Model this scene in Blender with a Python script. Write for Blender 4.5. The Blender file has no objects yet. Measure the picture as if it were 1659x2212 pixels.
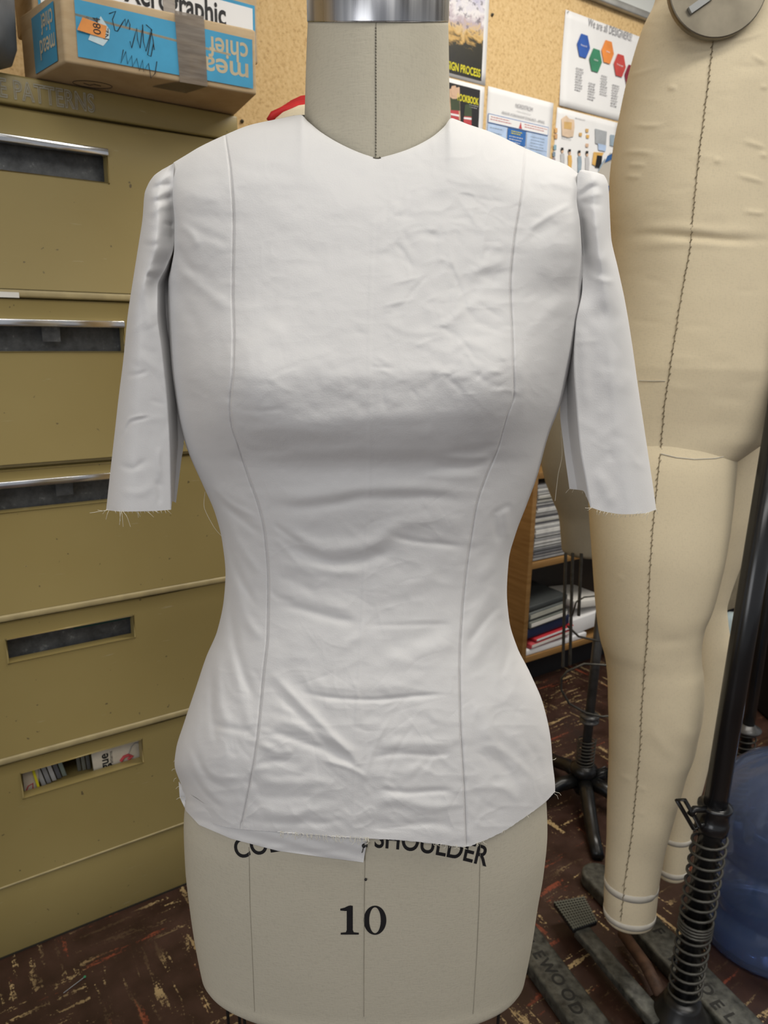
import bpy, bmesh, math, random
import numpy as np
from mathutils import Matrix, Vector
random.seed(7)
rng = np.random.default_rng(11)
S = bpy.context.scene
COL = S.collection

# ------------------------------------------------------------------ camera
F = 1600.0; PITCH = math.atan(396/1600.0); ROLL = 0.02; EYE = 1.25
_r0 = np.array([1, 0, 0.]); CF = np.array([0, math.cos(PITCH), -math.sin(PITCH)]); _u0 = np.array([0, math.sin(PITCH), math.cos(PITCH)])
CR = _r0*math.cos(ROLL)+_u0*math.sin(ROLL); CU = _u0*math.cos(ROLL)-_r0*math.sin(ROLL)
CAM = np.array([0, 0, EYE])
cd = bpy.data.cameras.new('camera'); cam = bpy.data.objects.new('camera', cd); COL.objects.link(cam)
cam.matrix_world = Matrix(((CR[0], CU[0], -CF[0], 0), (CR[1], CU[1], -CF[1], 0), (CR[2], CU[2], -CF[2], EYE), (0, 0, 0, 1)))
cd.sensor_fit = 'HORIZONTAL'; cd.sensor_width = 36.0; cd.lens = F/1659*36.0; cd.clip_start = 0.02
cd.dof.use_dof = True; cd.dof.focus_distance = 0.60; cd.dof.aperture_fstop = 20
S.camera = cam
# ------------------------------------------------------------------ light
S.view_settings.view_transform = 'Standard'; S.view_settings.look = 'None'
S.view_settings.exposure = 0.0; S.view_settings.gamma = 1.0; S.view_settings.use_curve_mapping = False
w = bpy.data.worlds.new('world'); S.world = w; w.use_nodes = True
w.node_tree.nodes['Background'].inputs[0].default_value = (.92, .95, 1.0, 1)
w.node_tree.nodes['Background'].inputs[1].default_value = 0.36
def area(name, loc, sx, sy, power, col, tgt=None):
    l = bpy.data.lights.new(name, 'AREA'); l.shape = 'RECTANGLE'; l.size = sx; l.size_y = sy; l.energy = power; l.color = col
    o = bpy.data.objects.new(name, l); COL.objects.link(o); o.location = loc
    if tgt is not None:
        o.rotation_euler = (Vector(tgt)-Vector(loc)).to_track_quat('-Z', 'Y').to_euler()
    return o
area('ceiling_lamp_front', (0.15, 0.10, 2.78), 1.5, .5, 13.5, (1, .97, .90))
area('ceiling_lamp_behind', (0.2, -1.6, 2.78), 2.0, .6, 24, (1, .98, .95))
area('fill_light_right', (1.5, -.1, 2.78), 1.2, .5, 20, (1, .96, .88))  # added fill high on the right, brightens the cream legs
area('fill_light_left', (-1.6, -2.2, 1.5), 1.8, 1.2, 20, (.97, .98, 1), (.4, .9, .75))  # added fill from behind the camera for the lower parts, no known window
area('ceiling_lamp_wall', (1.2, 1.7, 2.78), 1.6, .5, 40, (1, .95, .87))

# ------------------------------------------------------------------ helpers
def ray(x, y): return CR*(x-829.5)/F-CU*(y-1106)/F+CF
def atz(x, y, z=0.0): d = ray(x, y); return CAM+d*(z-EYE)/d[2]
def aty(x, y, Y): d = ray(x, y); return CAM+d*Y/d[1]
def rays(x, y):                                       # vectorised
    x = np.asarray(x, float)[..., None]; y = np.asarray(y, float)[..., None]
    return CR*(x-829.5)/F-CU*(y-1106)/F+CF
def atyv(x, y, Y): d = rays(x, y); return CAM+d*(np.asarray(Y, float)/d[..., 1])[..., None]
WL = {}                                               # world location of roots / parts
def link(o, parent=None, loc=(0, 0, 0)):
    COL.objects.link(o)
    if parent is not None:
        o.parent = parent; pl = WL[parent.name]; o.location = (loc[0]-pl[0], loc[1]-pl[1], loc[2]-pl[2])
    else: o.location = loc
    WL[o.name] = tuple(loc); return o
def tag(o, label, cat, group=None, kind=None):
    if label: o['label'] = label
    if cat: o['category'] = cat
    if group: o['group'] = group
    if kind: o['kind'] = kind
    return o
def thing(name, loc, label, cat, group=None):
    o = bpy.data.objects.new(name, None); o.empty_display_size = .05
    link(o, None, tuple(float(v) for v in loc)); return tag(o, label, cat, group)
def meshobj(name, V, Fc, mat, parent=None, smooth=False, loc=None, label=None):
    V = np.asarray(V, float).reshape(-1, 3)
    if loc is None: loc = WL[parent.name] if parent is not None else tuple(V.mean(0))
    me = bpy.data.meshes.new(name); me.from_pydata((V-np.array(loc)).tolist(), [], Fc if isinstance(Fc, list) else Fc.tolist())
    me.update()
    if smooth: me.polygons.foreach_set('use_smooth', [True]*len(me.polygons))
    mats = mat if isinstance(mat, (list, tuple)) else [mat]
    for m in mats: me.materials.append(m)
    o = bpy.data.objects.new(name, me); link(o, parent, loc)
    if label: o['label'] = label
    return o
def bevel(o, w=.002, seg=2, ang=35):
    m = o.modifiers.new('bevel', 'BEVEL'); m.width = w; m.segments = seg; m.limit_method = 'ANGLE'; m.angle_limit = math.radians(ang)
    for p in o.data.polygons: p.use_smooth = True
    m.harden_normals = False
    return o
class MB:
    def __init__(s): s.V = []; s.F = []
    def add(s, V, Fc):
        b = len(s.V); s.V += [tuple(v) for v in V]; s.F += [[i+b for i in f] for f in Fc]; return s
    def hexa(s, c):                                   # c: 8 corners, bottom 4 then top 4
        return s.add(c, [[0, 3, 2, 1], [4, 5, 6, 7], [0, 1, 5, 4], [1, 2, 6, 5], [2, 3, 7, 6], [3, 0, 4, 7]])
    def box(s, c, dx, dy, dz, ax=None):
        c = np.array(c, float); A = np.eye(3) if ax is None else np.array(ax, float)
        P = [c+A[0]*i*dx/2+A[1]*j*dy/2+A[2]*k*dz/2 for k in (-1, 1) for (i, j) in ((-1, -1), (1, -1), (1, 1), (-1, 1))]
        return s.hexa(P)
    def tube(s, pts, r, n=10, closed=False, cap=True):
        pts = [np.array(p, float) for p in pts]; m = len(pts)
        rr = r if hasattr(r, '__len__') else [r]*m
        tang = []
        for i in range(m):
            a = pts[(i-1) % m] if (closed or i > 0) else pts[i]; b = pts[(i+1) % m] if (closed or i < m-1) else pts[i]
            t = b-a; tang.append(t/max(1e-9, np.linalg.norm(t)))
        up = np.array([0, 0, 1.]) if abs(tang[0][2]) < .9 else np.array([1, 0, 0.])
        nrm = np.cross(tang[0], up); nrm /= np.linalg.norm(nrm); V = []
        for i in range(m):
            nrm = nrm-tang[i]*np.dot(nrm, tang[i]); nrm /= max(1e-9, np.linalg.norm(nrm)); bn = np.cross(tang[i], nrm)
            for k in range(n):
                an = 2*math.pi*k/n; V.append(pts[i]+(nrm*math.cos(an)+bn*math.sin(an))*rr[i])
        Fc = [[i*n+k, i*n+(k+1) % n, ((i+1) % m)*n+(k+1) % n, ((i+1) % m)*n+k] for i in range(m if closed else m-1) for k in range(n)]
        if cap and not closed: Fc += [list(range(n))[::-1], [(m-1)*n+k for k in range(n)]]
        return s.add(V, Fc)
    def lathe(s, c, prof, n=32, axis=(0, 0, 1), cap=True):
        c = np.array(c, float); ax = np.array(axis, float); ax /= np.linalg.norm(ax)
        t = np.array([1, 0, 0.]) if abs(ax[0]) < .9 else np.array([0, 1, 0.])
        e1 = np.cross(ax, t); e1 /= np.linalg.norm(e1); e2 = np.cross(ax, e1); V = []
        for (r, h) in prof:
            for k in range(n):
                an = 2*math.pi*k/n; V.append(c+ax*h+(e1*math.cos(an)+e2*math.sin(an))*r)
        m = len(prof)
        Fc = [[i*n+k, i*n+(k+1) % n, (i+1)*n+(k+1) % n, (i+1)*n+k] for i in range(m-1) for k in range(n)]
        if cap: Fc += [list(range(n))[::-1], [(m-1)*n+k for k in range(n)]]
        return s.add(V, Fc)
    def build(s, name, mat, parent=None, smooth=False, label=None, loc=None):
        return meshobj(name, s.V, s.F, mat, parent, smooth, loc, label)
def gridfaces(n, m, cu=False, off=0):
    i = np.arange(n-1)[:, None]; j = np.arange(m if cu else m-1)[None, :]; j2 = (j+1) % m
    return (np.stack([i*m+j, i*m+j2, (i+1)*m+j2, (i+1)*m+j], -1).reshape(-1, 4)+off)
def interp(tab, y):
    t = np.array(tab, float); x = t[:, 0]; v = t[:, 1]
    # monotone cubic (pchip-like)
    h = np.diff(x); dl = np.diff(v)/h; mm = np.zeros_like(v); mm[0] = dl[0]; mm[-1] = dl[-1]
    for i in range(1, len(v)-1):
        if dl[i-1]*dl[i] > 0: mm[i] = 2*dl[i-1]*dl[i]/(dl[i-1]+dl[i])
    y = np.asarray(y, float); k = np.clip(np.searchsorted(x, y)-1, 0, len(x)-2)
    t_ = (y-x[k])/h[k]; lin = (t_ < 0) | (t_ > 1); tc = np.clip(t_, 0, 1)
    r = (2*tc**3-3*tc**2+1)*v[k]+(tc**3-2*tc**2+tc)*h[k]*mm[k]+(-2*tc**3+3*tc**2)*v[k+1]+(tc**3-tc**2)*h[k]*mm[k+1]
    return r+np.where(t_ < 0, t_*h[k]*mm[0], 0)+np.where(t_ > 1, (t_-1)*h[k]*mm[-1], 0)
def sm(a, b, x): t = np.clip((np.asarray(x, float)-a)/(b-a), 0, 1); return t*t*(3-2*t)

# ------------------------------------------------------------------ materials
def srgb(r, g, b):
    f = lambda c: (c/255/12.92) if c/255 <= .04045 else ((c/255+.055)/1.055)**2.4
    return (f(r), f(g), f(b), 1)
class NT:
    def __init__(s, name, rough=.5, metal=0, col=None, spec=.5):
        s.m = bpy.data.materials.new(name); s.m.use_nodes = True; s.t = s.m.node_tree; s.n = s.t.nodes; s.b = s.n['Principled BSDF']
        s.b.inputs['Roughness'].default_value = rough; s.b.inputs['Metallic'].default_value = metal; s.b.inputs['Specular IOR Level'].default_value = spec
        if col: s.b.inputs['Base Color'].default_value = col
        s.tc = s.n.new('ShaderNodeTexCoord')
    def l(s, a, b): s.t.links.new(a, b)
    def mapping(s, scale=(1, 1, 1), rot=(0, 0, 0), loc=(0, 0, 0), src='Object'):
        m = s.n.new('ShaderNodeMapping'); m.inputs['Scale'].default_value = scale; m.inputs['Rotation'].default_value = rot; m.inputs['Location'].default_value = loc
        s.l(s.tc.outputs[src], m.inputs[0]); return m.outputs[0]
    def noise(s, vec, scale, detail=3, rough=.55, dist=0):
        n = s.n.new('ShaderNodeTexNoise'); n.inputs['Scale'].default_value = scale; n.inputs['Detail'].default_value = detail; n.inputs['Roughness'].default_value = rough; n.inputs['Distortion'].default_value = dist
        if vec is not None: s.l(vec, n.inputs['Vector'])
        return n.outputs[0]
    def ramp(s, fac, stops, interp='LINEAR'):
        r = s.n.new('ShaderNodeValToRGB'); e = r.color_ramp.elements; r.color_ramp.interpolation = interp
        while len(e) < len(stops): e.new(.5)
        for i, (p, c) in enumerate(stops): e[i].position = p; e[i].color = c if len(c) == 4 else (*c, 1)
        s.l(fac, r.inputs[0]); return r.outputs[0]
    def mix(s, fac, a, b, mode='MIX'):
        m = s.n.new('ShaderNodeMix'); m.data_type = 'RGBA'; m.blend_type = mode
        for sock, v in ((m.inputs[0], fac), (m.inputs[6], a), (m.inputs[7], b)):
            if isinstance(v, (int, float)): sock.default_value = v
            elif isinstance(v, tuple): sock.default_value = v
            else: s.l(v, sock)
        return m.outputs[2]
    def math(s, op, a, b=0.0):
        m = s.n.new('ShaderNodeMath'); m.operation = op
        for sock, v in ((m.inputs[0], a), (m.inputs[1], b)):
            if isinstance(v, (int, float)): sock.default_value = v
            else: s.l(v, sock)
        return m.outputs[0]
    def color(s, c): s.l(c, s.b.inputs['Base Color']); return s
    def bump(s, h, dist, strength=1.0):
        b = s.n.new('ShaderNodeBump'); b.inputs['Distance'].default_value = dist; b.inputs['Strength'].default_value = strength; s.l(h, b.inputs['Height']); s.l(b.outputs[0], s.b.inputs['Normal']); return s
def g(v): return (v, v, v, 1)
def plain(name, col, rough=.6, metal=0, var=.08, scale=30, spec=.4, bumpd=0):
    t = NT(name, rough, metal, None, spec); n = t.noise(t.mapping(), scale, 4)
    c2 = tuple(max(0, v*(1-var*2)) for v in col[:3])+(1,); c1 = tuple(min(1, v*(1+var)) for v in col[:3])+(1,)
    t.color(t.ramp(n, [(.3, c2), (.7, c1)]))
    if bumpd: t.bump(n, bumpd)
    return t.m
# white muslin
def cloth(name, col):
    t = NT(name, .85, 0, None, .15); v = t.mapping(); n1 = t.noise(v, 9, 3)
    c = t.ramp(n1, [(.35, tuple(x*.965 for x in col[:3])+(1,)), (.65, col)]); t.color(c)
    wv = t.n.new('ShaderNodeTexNoise'); wv.inputs['Scale'].default_value = 900; wv.inputs['Detail'].default_value = 2; t.l(v, wv.inputs['Vector'])
    t.bump(wv.outputs[0], .00025, .5)
    t.b.inputs['Sheen Weight'].default_value = .15
    return t.m
M_WHITE = cloth('white_muslin', (.69, .68, .675, 1))
def linen(name, c, c2, weave=700):
    t = NT(name, .9, 0, None, .15); v = t.mapping(); n = t.noise(v, 7, 4)
    a = t.ramp(n, [(.3, c2), (.7, c)])
    w1 = t.noise(t.mapping((1, 1, .25)), weave, 2); w2 = t.noise(t.mapping((.25, .25, 1)), weave, 2)
    ww = t.math('ADD', w1, w2)
    f = t.ramp(ww, [(.7, g(.93)), (1.2, g(1))]); t.color(t.mix(1.0, a, f, 'MULTIPLY')); t.bump(ww, .0003, .5)
    return t.m
M_LINEN = linen('grey_beige_linen', (.56, .515, .41, 1), (.52, .48, .38, 1))
M_LINEN2 = linen('cream_muslin_cover', (.80, .69, .485, 1), (.74, .635, .45, 1))
M_LINEN3 = linen('worn_grey_linen', (.44, .41, .33, 1), (.38, .35, .28, 1))
M_TAPE = plain('white_twill_tape', (.62, .58, .5, 1), .8, 0, .05, 60)
M_THREAD = plain('cream_thread', (.78, .74, .62, 1), .8, 0, .05)
M_STITCH = plain('dark_seam_thread', (.10, .09, .07, 1), .9, 0, .2)
M_SIDE = plain('brown_side_seam_thread', (.30, .245, .16, 1), .9, 0, .1)  # light brown thread laid along the side seam
M_SIDES = plain('brown_hand_stitching', (.24, .19, .12, 1), .9, 0, .2)
M_SEAM2 = plain('pale_seam_line', (.36, .33, .26, 1), .9, 0, .1)
M_SEAM = plain('seam_line', (.26, .24, .19, 1), .9, 0, .1)
M_INK = plain('black_ink', (.012, .012, .014, 1), .6, 0, .2)
def steel(name, c1, c2):
    t = NT(name, .28, 1, None, .5); v = t.mapping((60, 60, .6)); n = t.noise(v, 2.0, 4); t.color(t.ramp(n, [(.3, c1), (.7, c2)]))
    r = t.ramp(n, [(.2, g(.18)), (.8, g(.42))]); t.l(r, t.b.inputs['Roughness']); return t.m
M_STEEL = steel('brushed_steel', (.36, .36, .38, 1), (.72, .72, .73, 1))
M_CHROME = plain('chrome_trim', (.75, .76, .78, 1), .16, 1, .1, 20)
M_DISC = plain('tarnished_metal_plate', (.22, .195, .15, 1), .42, .8, .15, 18)
def olive():
    t = NT('olive_painted_steel', .42, 0, None, .45); v = t.mapping()
    base = t.ramp(t.noise(v, 3, 3), [(.3, (.275, .21, .075, 1)), (.7, (.305, .24, .094, 1))])
    sp = t.noise(v, 85, 2, .4); c = t.mix(t.ramp(sp, [(.745, g(0)), (.775, g(.75))]), base, (.06, .045, .03, 1))
    sc = t.noise(t.mapping((6, 6, 60)), 3.2, 3); c = t.mix(t.ramp(sc, [(.70, g(0)), (.74, g(.35))]), c, (.42, .37, .24, 1))
    t.color(c); t.bump(t.noise(v, 500, 2), .0001, .3); return t.m
M_OLIVE = olive()
M_OLIVE_D = plain('dark_cabinet_brown', (.02, .016, .01, 1), .8)
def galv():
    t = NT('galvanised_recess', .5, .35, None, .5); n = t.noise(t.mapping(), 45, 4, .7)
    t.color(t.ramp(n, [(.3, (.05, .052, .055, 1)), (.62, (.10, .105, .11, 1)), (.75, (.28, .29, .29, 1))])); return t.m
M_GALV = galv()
def kraft(name='kraft_cardboard', a=(.46, .33, .19, 1), b=(.55, .42, .26, 1)):
    t = NT(name, .8, 0, None, .2); n = t.noise(t.mapping((1, 1, 4)), 18, 5); t.color(t.ramp(n, [(.3, a), (.7, b)])); t.bump(n, .002, .25); return t.m
M_KRAFT = kraft()
M_BLUE = plain('printed_blue', (.045, .33, .56, 1), .5, 0, .08, 14)
M_BLUE_D = plain('shelf_side_blue', (.05, .27, .43, 1), .6, 0, .08, 14)
M_CREAMINK = plain('unprinted_kraft_lettering', (.55, .47, .32, 1), .8)
t_ = NT('brown_packing_tape', .22, 0, (.15, .10, .065, 1), .6); t_.b.inputs['Alpha'].default_value = .86
t_.color(t_.ramp(t_.noise(t_.mapping((1, 1, 8)), 20, 3), [(.35, (.15, .115, .085, 1)), (.75, (.27, .22, .17, 1))])); M_PTAPE = t_.m
M_ORANGE = plain('orange_tag', (.78, .30, .07, 1), .6)
M_PALE = plain('pale_blue_paper', (.55, .68, .72, 1), .6)
M_PAPER = plain('white_paper', (.80, .80, .80, 1), .7, 0, .03, 6)
M_PAPER2 = plain('warm_white_paper', (.72, .70, .65, 1), .7, 0, .04, 6)
M_GREYINK = plain('grey_print', (.28, .28, .30, 1), .7)
M_LIGHTINK = plain('faint_print', (.55, .55, .56, 1), .7)
def cork():
    t = NT('cork_board', .95, 0, None, .1); v = t.mapping(); n = t.noise(v, 110, 4, .65); n2 = t.noise(v, 34, 3)
    c = t.ramp(n, [(.30, (.46, .30, .14, 1)), (.46, (.64, .45, .22, 1)), (.72, (.72, .53, .285, 1))])
    c = t.mix(t.ramp(n2, [(.62, g(0)), (.72, g(.35))]), c, (.40, .25, .11, 1)); t.color(c); t.bump(n, .002, .5); return t.m
M_CORK = cork()
def floor_mat(ang):
    t = NT('brown_vinyl_floor_tiles', .38, 0, None, .4)
    v = t.mapping((1, 1, 1), (0, 0, -ang))
    def streak(sc, off):
        vv = t.mapping(sc, (0, 0, -ang), off); vm = t.n.new('ShaderNodeMapping'); vm.inputs['Scale'].default_value = sc; vm.inputs['Location'].default_value = off; t.l(v, vm.inputs[0])
        return vm.outputs[0]
    ch = t.n.new('ShaderNodeTexChecker'); ch.inputs['Scale'].default_value = 1/.229; ch.inputs['Color1'].default_value = g(0); ch.inputs['Color2'].default_value = g(1)
    vo = t.n.new('ShaderNodeMapping'); vo.inputs['Location'].default_value = (.03, .05, .11); t.l(v, vo.inputs[0]); t.l(vo.outputs[0], ch.inputs['Vector'])
    msk = ch.outputs[0]
    def both(scale_long, scale_short, off, sc, det, rgh):
        a = t.noise(streak((scale_long, scale_short, 1), off), sc, det, rgh); b = t.noise(streak((scale_short, scale_long, 1), (off[1], off[0]+3, 0)), sc, det, rgh)
        return t.mix(msk, a, b)
    s1 = both(7, 62, (1.3, 4.1, 0), 1.0, 3, .6); s2 = both(4, 28, (7.7, 2.2, 0), 1.0, 3, .6)
    br = t.noise(v, 150, 4, .7); br2 = t.noise(v, 14, 3)
    base = t.ramp(br2, [(.3, (.026, .0125, .0085, 1)), (.7, (.055, .026, .018, 1))])
    red = t.ramp(t.math('ADD', s2, t.math('MULTIPLY', br, .25)), [(.765, g(0)), (.82, g(.8))]); c = t.mix(red, base, (.25, .06, .03, 1))
    crm = t.ramp(t.math('ADD', s1, t.math('MULTIPLY', br, .60)), [(.905, g(0)), (.935, g(.9))]); crm = t.math('MULTIPLY', crm, t.ramp(t.noise(v, 5.5, 2), [(.42, g(.08)), (.56, g(1))])); c = t.mix(crm, c, (.44, .32, .16, 1))
    t.color(c)
    t.bump(br, .0006, .4); t.l(t.ramp(br2, [(.3, g(.28)), (.7, g(.5))]), t.b.inputs['Roughness']); return t.m
M_IRON = plain('black_enamel_iron', (.012, .012, .012, 1), .32, .2, .3, 40, .6)
M_POLE = plain('gloss_black_pole', (.010, .010, .011, 1), .22, 0, .2, 10, .6)
M_CAST = plain('worn_grey_cast_iron', (.085, .085, .072, 1), .5, .3, .35, 60, .5, .0008)
M_CASTD = plain('recessed_cast_lettering', (.018, .018, .016, 1), .7)
M_WIRE = plain('dull_steel_wire', (.10, .097, .085, 1), .45, .5, .2, 40)
M_GPOLE = plain('dark_grey_steel_pole', (.095, .095, .095, 1), .35, .4, .2, 20)
def wood():
    t = NT('honey_plywood', .45, 0, None, .35); n = t.noise(t.mapping((2, 2, 22)), 3, 4); t.color(t.ramp(n, [(.3, (.22, .115, .035, 1)), (.7, (.33, .185, .065, 1))])); return t.m
M_WOOD = wood()
M_RED = plain('red_ribbed_fabric', (.55, .018, .018, 1), .6, 0, .15, 30)
M_GREYP = plain('grey_plastic', (.16, .165, .175, 1), .45)
M_WALLP = plain('cream_wall_paint', (.52, .50, .43, 1), .8, 0, .03, 4)
M_WB = plain('whiteboard_surface', (.60, .62, .60, 1), .3, 0, .02, 3)
M_ALU = plain('aluminium_frame', (.42, .42, .40, 1), .4, .6, .1, 20)
def mk(name, c, r=.6): return plain(name, (*c, 1), r)
M_BLACK = mk('black_surface', (.012, .012, .014)); M_BEIGE = mk('beige_painted_metal', (.42, .36, .25))
M_YEL = mk('yellow_print', (.75, .68, .03)); M_GREEN = mk('green_print', (.04, .22, .10)); M_NAVY = mk('navy_cover', (.012, .02, .06))
M_HB = mk('blue_hexagon', (.035, .11, .42)); M_HG = mk('green_hexagon', (.05, .24, .13)); M_HO = mk('orange_hexagon', (.80, .27, .06)); M_HR = mk('red_hexagon', (.55, .07, .06)); M_HM = mk('maroon_hexagon', (.25, .02, .04))
M_LB = mk('light_blue_print', (.45, .58, .80)); M_MB = mk('mid_blue_print', (.03, .14, .42)); M_SKIN = mk('peach_print', (.65, .44, .30)); M_TAN = mk('tan_print', (.62, .40, .16)); M_PINKR = mk('dusty_red_print', (.50, .06, .07)); M_SAGE = mk('dark_olive_print', (.05, .07, .035))
M_GOLDP = mk('amber_print', (.70, .42, .12)); M_SLATE = mk('slate_print', (.30, .38, .45))

# ------------------------------------------------------------------ text
def text_mesh(s, size=1.0, bold=0.0, outline=0.0, spacing=1.0, xs=1.0):
    c = bpy.data.curves.new('tmp', 'FONT'); c.body = s; c.size = size; c.offset = bold; c.space_character = spacing; c.resolution_u = 6
    if outline: c.fill_mode = 'NONE'; c.bevel_depth = outline; c.bevel_resolution = 0
    o = bpy.data.objects.new('tmp', c); COL.objects.link(o); bpy.context.view_layer.update()
    dg = bpy.context.evaluated_depsgraph_get(); me = bpy.data.meshes.new_from_object(o.evaluated_get(dg))
    bpy.data.objects.remove(o)
    bm = bmesh.new(); bm.from_mesh(me); bpy.data.meshes.remove(me)
    return bm
def text_on(name, s, size, fn, mat, parent, bold=0, outline=0, spacing=1, maxedge=None, center=True, fit=None, label=None):
    bm = text_mesh(s, size, bold, outline, spacing)
    if maxedge:
        bmesh.ops.triangulate(bm, faces=bm.faces[:])
        for _ in range(5):
            e = [e for e in bm.edges if e.calc_length() > maxedge]
            if not e: break
            bmesh.ops.subdivide_edges(bm, edges=e, cuts=1)
            bmesh.ops.triangulate(bm, faces=bm.faces[:])
    xs = [v.co.x for v in bm.verts]; x0, x1 = min(xs), max(xs); w_ = x1-x0; k = (fit/w_) if fit else 1
    V = [fn(((v.co.x-(x0+x1)/2) if center else v.co.x-x0)*k, v.co.y, v.co.z) for v in bm.verts]; Fc = [[v.index for v in f.verts] for f in bm.faces]
    bm.free(); return meshobj(name, V, Fc, mat, parent, label=label)

# ------------------------------------------------------------------ room frame (cabinet / wall direction)
A0 = np.array([-.756, 1.228, 0]); DD = np.array([.826, .5637, 0]); DD /= np.linalg.norm(DD); NN = np.array([DD[1], -DD[0], 0]); ZZ = np.array([0, 0, 1.])
ANG = math.atan2(DD[1], DD[0]); WOFF = -.47
def K(s, o, z): return A0+DD*s+NN*o+ZZ*z
def onplane(x, y, off): d = ray(x, y); return CAM+d*(np.dot(K(0, off, 0)-CAM, NN)/np.dot(d, NN))
def kbox(mb, s0, s1, o0, o1, z0, z1):
    return mb.hexa([K(s, o, z) for z in (z0, z1) for (s, o) in ((s0, o1), (s1, o1), (s1, o0), (s0, o0))])
def kobj(name, mat, parent, s0, s1, o0, o1, z0, z1, bev=0, label=None):
    o = kbox(MB(), s0, s1, o0, o1, z0, z1).build(name, mat, parent, label=label)
    if bev: bevel(o, bev)
    return o
# floor, wall, ceiling
fl = MB().hexa([(x, y, z) for z in (-.05, 0) for (x, y) in ((-3.5, -3), (5.5, -3), (5.5, 6.5), (-3.5, 6.5))]).build('floor', floor_mat(ANG), loc=(0, 0, 0)); tag(fl, 'dark brown vinyl tiled floor with cream and red streaks', 'floor', kind='structure')
wb = MB(); kbox(wb, -2.2, 5.6, WOFF-.1, WOFF, 0, 2.9); wb = wb.build('wall_back', M_CORK, loc=tuple(K(0, WOFF, 0))); tag(wb, 'tan cork-covered wall behind the cabinet and pinned papers', 'wall', kind='structure')
ce = MB().hexa([(x, y, z) for z in (2.9, 2.95) for (x, y) in ((-3.5, -3), (5.5, -3), (5.5, 6.5), (-3.5, 6.5))]).build('ceiling', M_WALLP, loc=(0, 0, 2.9)); tag(ce, 'plain off-white ceiling', 'ceiling', kind='structure')

# ------------------------------------------------------------------ filing cabinet
SR = .5615; SL = -.20; CT = 1.637
cab = thing('filing_cabinet', K((SL+SR)/2, -.22, 0), 'tall olive-tan steel lateral filing cabinet with five drawers', 'filing cabinet')
b = MB(); kbox(b, SL, SR, -.44, -.021, 0.0, CT-.001)
bevel(b.build('body', M_OLIVE, cab), .002)
h = kobj('header_panel', M_OLIVE, cab, SL, SR, -.020, 0.0, 1.592, CT, .004)
text_on('embossed_lettering', 'UE PATTERNS', .040, lambda x, y, z: K(.298-.083+x, .0012, 1.6005+y*.98), plain('white_chalk_outline', (.62, .60, .52, 1), .8), cab, outline=.0010, spacing=1.05, fit=.166)
def frame_slab(mb, s0, s1, z0, z1, hs0, hs1, hz0, hz1, o0, o1):
    S_ = [s0, hs0, hs1, s1]; Z_ = [z0, hz0, hz1, z1]; V = []; Fc = []
    for o in (o1, o0):
        for z in Z_:
            for s in S_: V.append(K(s, o, z))
    for i in range(3):
        for j in range(3):
            if i == 1 and j == 1: continue
            q = [i*4+j, i*4+j+1, (i+1)*4+j+1, (i+1)*4+j]; Fc.append(q); Fc.append([k+16 for k in q][::-1])
    for a, c in ((5, 6), (6, 10), (10, 9), (9, 5)): Fc.append([a, a+16, c+16, c])
    for a, c in ((0, 1), (1, 2), (2, 3), (3, 7), (7, 11), (11, 15), (15, 14), (14, 13), (13, 12), (12, 8), (8, 4), (4, 0)): Fc.append([a, c, c+16, a+16])
    return mb.add(V, Fc)
HZ = [(1.490, 1.541), (1.199, 1.250), (.918, .970), (.631, .678), (.3445, .399)]
DT = [1.5865, 1.287, .993, .7115, .4255]; DB = [1.306, 1.006, .729, .4435, .166]
HS = [(.075, .3125), (.075, .322), (.075, .322), (.0755, .306), (.0755, .306)]
names = ['topmost', 'second', 'middle', 'fourth', 'bottom']
for i in range(5):
    zt, zb = DT[i], DB[i]; (s0, s1), (h0, h1) = HS[i], HZ[i]
    dr = bevel(frame_slab(MB(), SL+.002, SR-.002, zb, zt, s0, s1, h0, h1, -.020, 0.0).build('drawer', M_OLIVE, cab), .0025, 3)
    if i < 4:
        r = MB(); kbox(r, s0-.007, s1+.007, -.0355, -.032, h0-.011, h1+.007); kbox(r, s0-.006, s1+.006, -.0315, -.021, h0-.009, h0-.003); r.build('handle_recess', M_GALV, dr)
    if i < 3:
        c = kobj('handle', M_CHROME, dr, s0+.001, s1+.003, -.012, .006, h1-.008, h1+.004, .0015, label='chrome pull bar')
    elif i == 3:
        c = kobj('handle', M_CHROME, dr, s0+.001, s1-.001, -.018, -.004, h1-.0035, h1-.0005, label='thin chrome pull strip')
        kobj('handle_backing', mk('dark_green_strip', (.01, .05, .04)), dr, s0+.12, s1-.002, -.0205, -.016, h1-.012, h1-.004)
    if i in (1, 2):
        kobj('label_bracket', M_GALV, dr, .185, .215, -.016, -.012, h1-.034, h1-.008)
    # lip rail under a drawer
lipz = [(1.2895, 1.3035, .0), (.995, 1.003, -.012), (.7125, .7262, .003), (.4265, .4407, .003), (.1603, .1647, .002)]
for i, (z0, z1, o) in enumerate(lipz):
    kobj('rail', plain('lit_lip_olive', (.38, .31, .16, 1), .45) if i == 0 and 'lit_lip_olive' not in bpy.data.materials else bpy.data.materials['lit_lip_olive'], cab, SL, SR, -.0205, o, z0, z1, min(.004, (z1-z0)*.4))  # paler olive paints in the overhead light caught on the drawer lips
kobj('plinth', M_OLIVE, cab, SL, SR, -.020, -.002, 0.0, .1595, .002)
kobj('floor_strip', M_OLIVE_D, cab, SL, SR, -.018, .0004, 0.0, .0035)  # thin dark strip along the foot of the plinth
lc = kobj('label_card', M_PAPER2, cab, .06, .152, .0005, .0012, 1.289, 1.298)
text_on('card_lettering', 'Vogue', .009, lambda x, y, z: K(.105+x, .0016, 1.2905+y), M_INK, lc)
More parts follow.
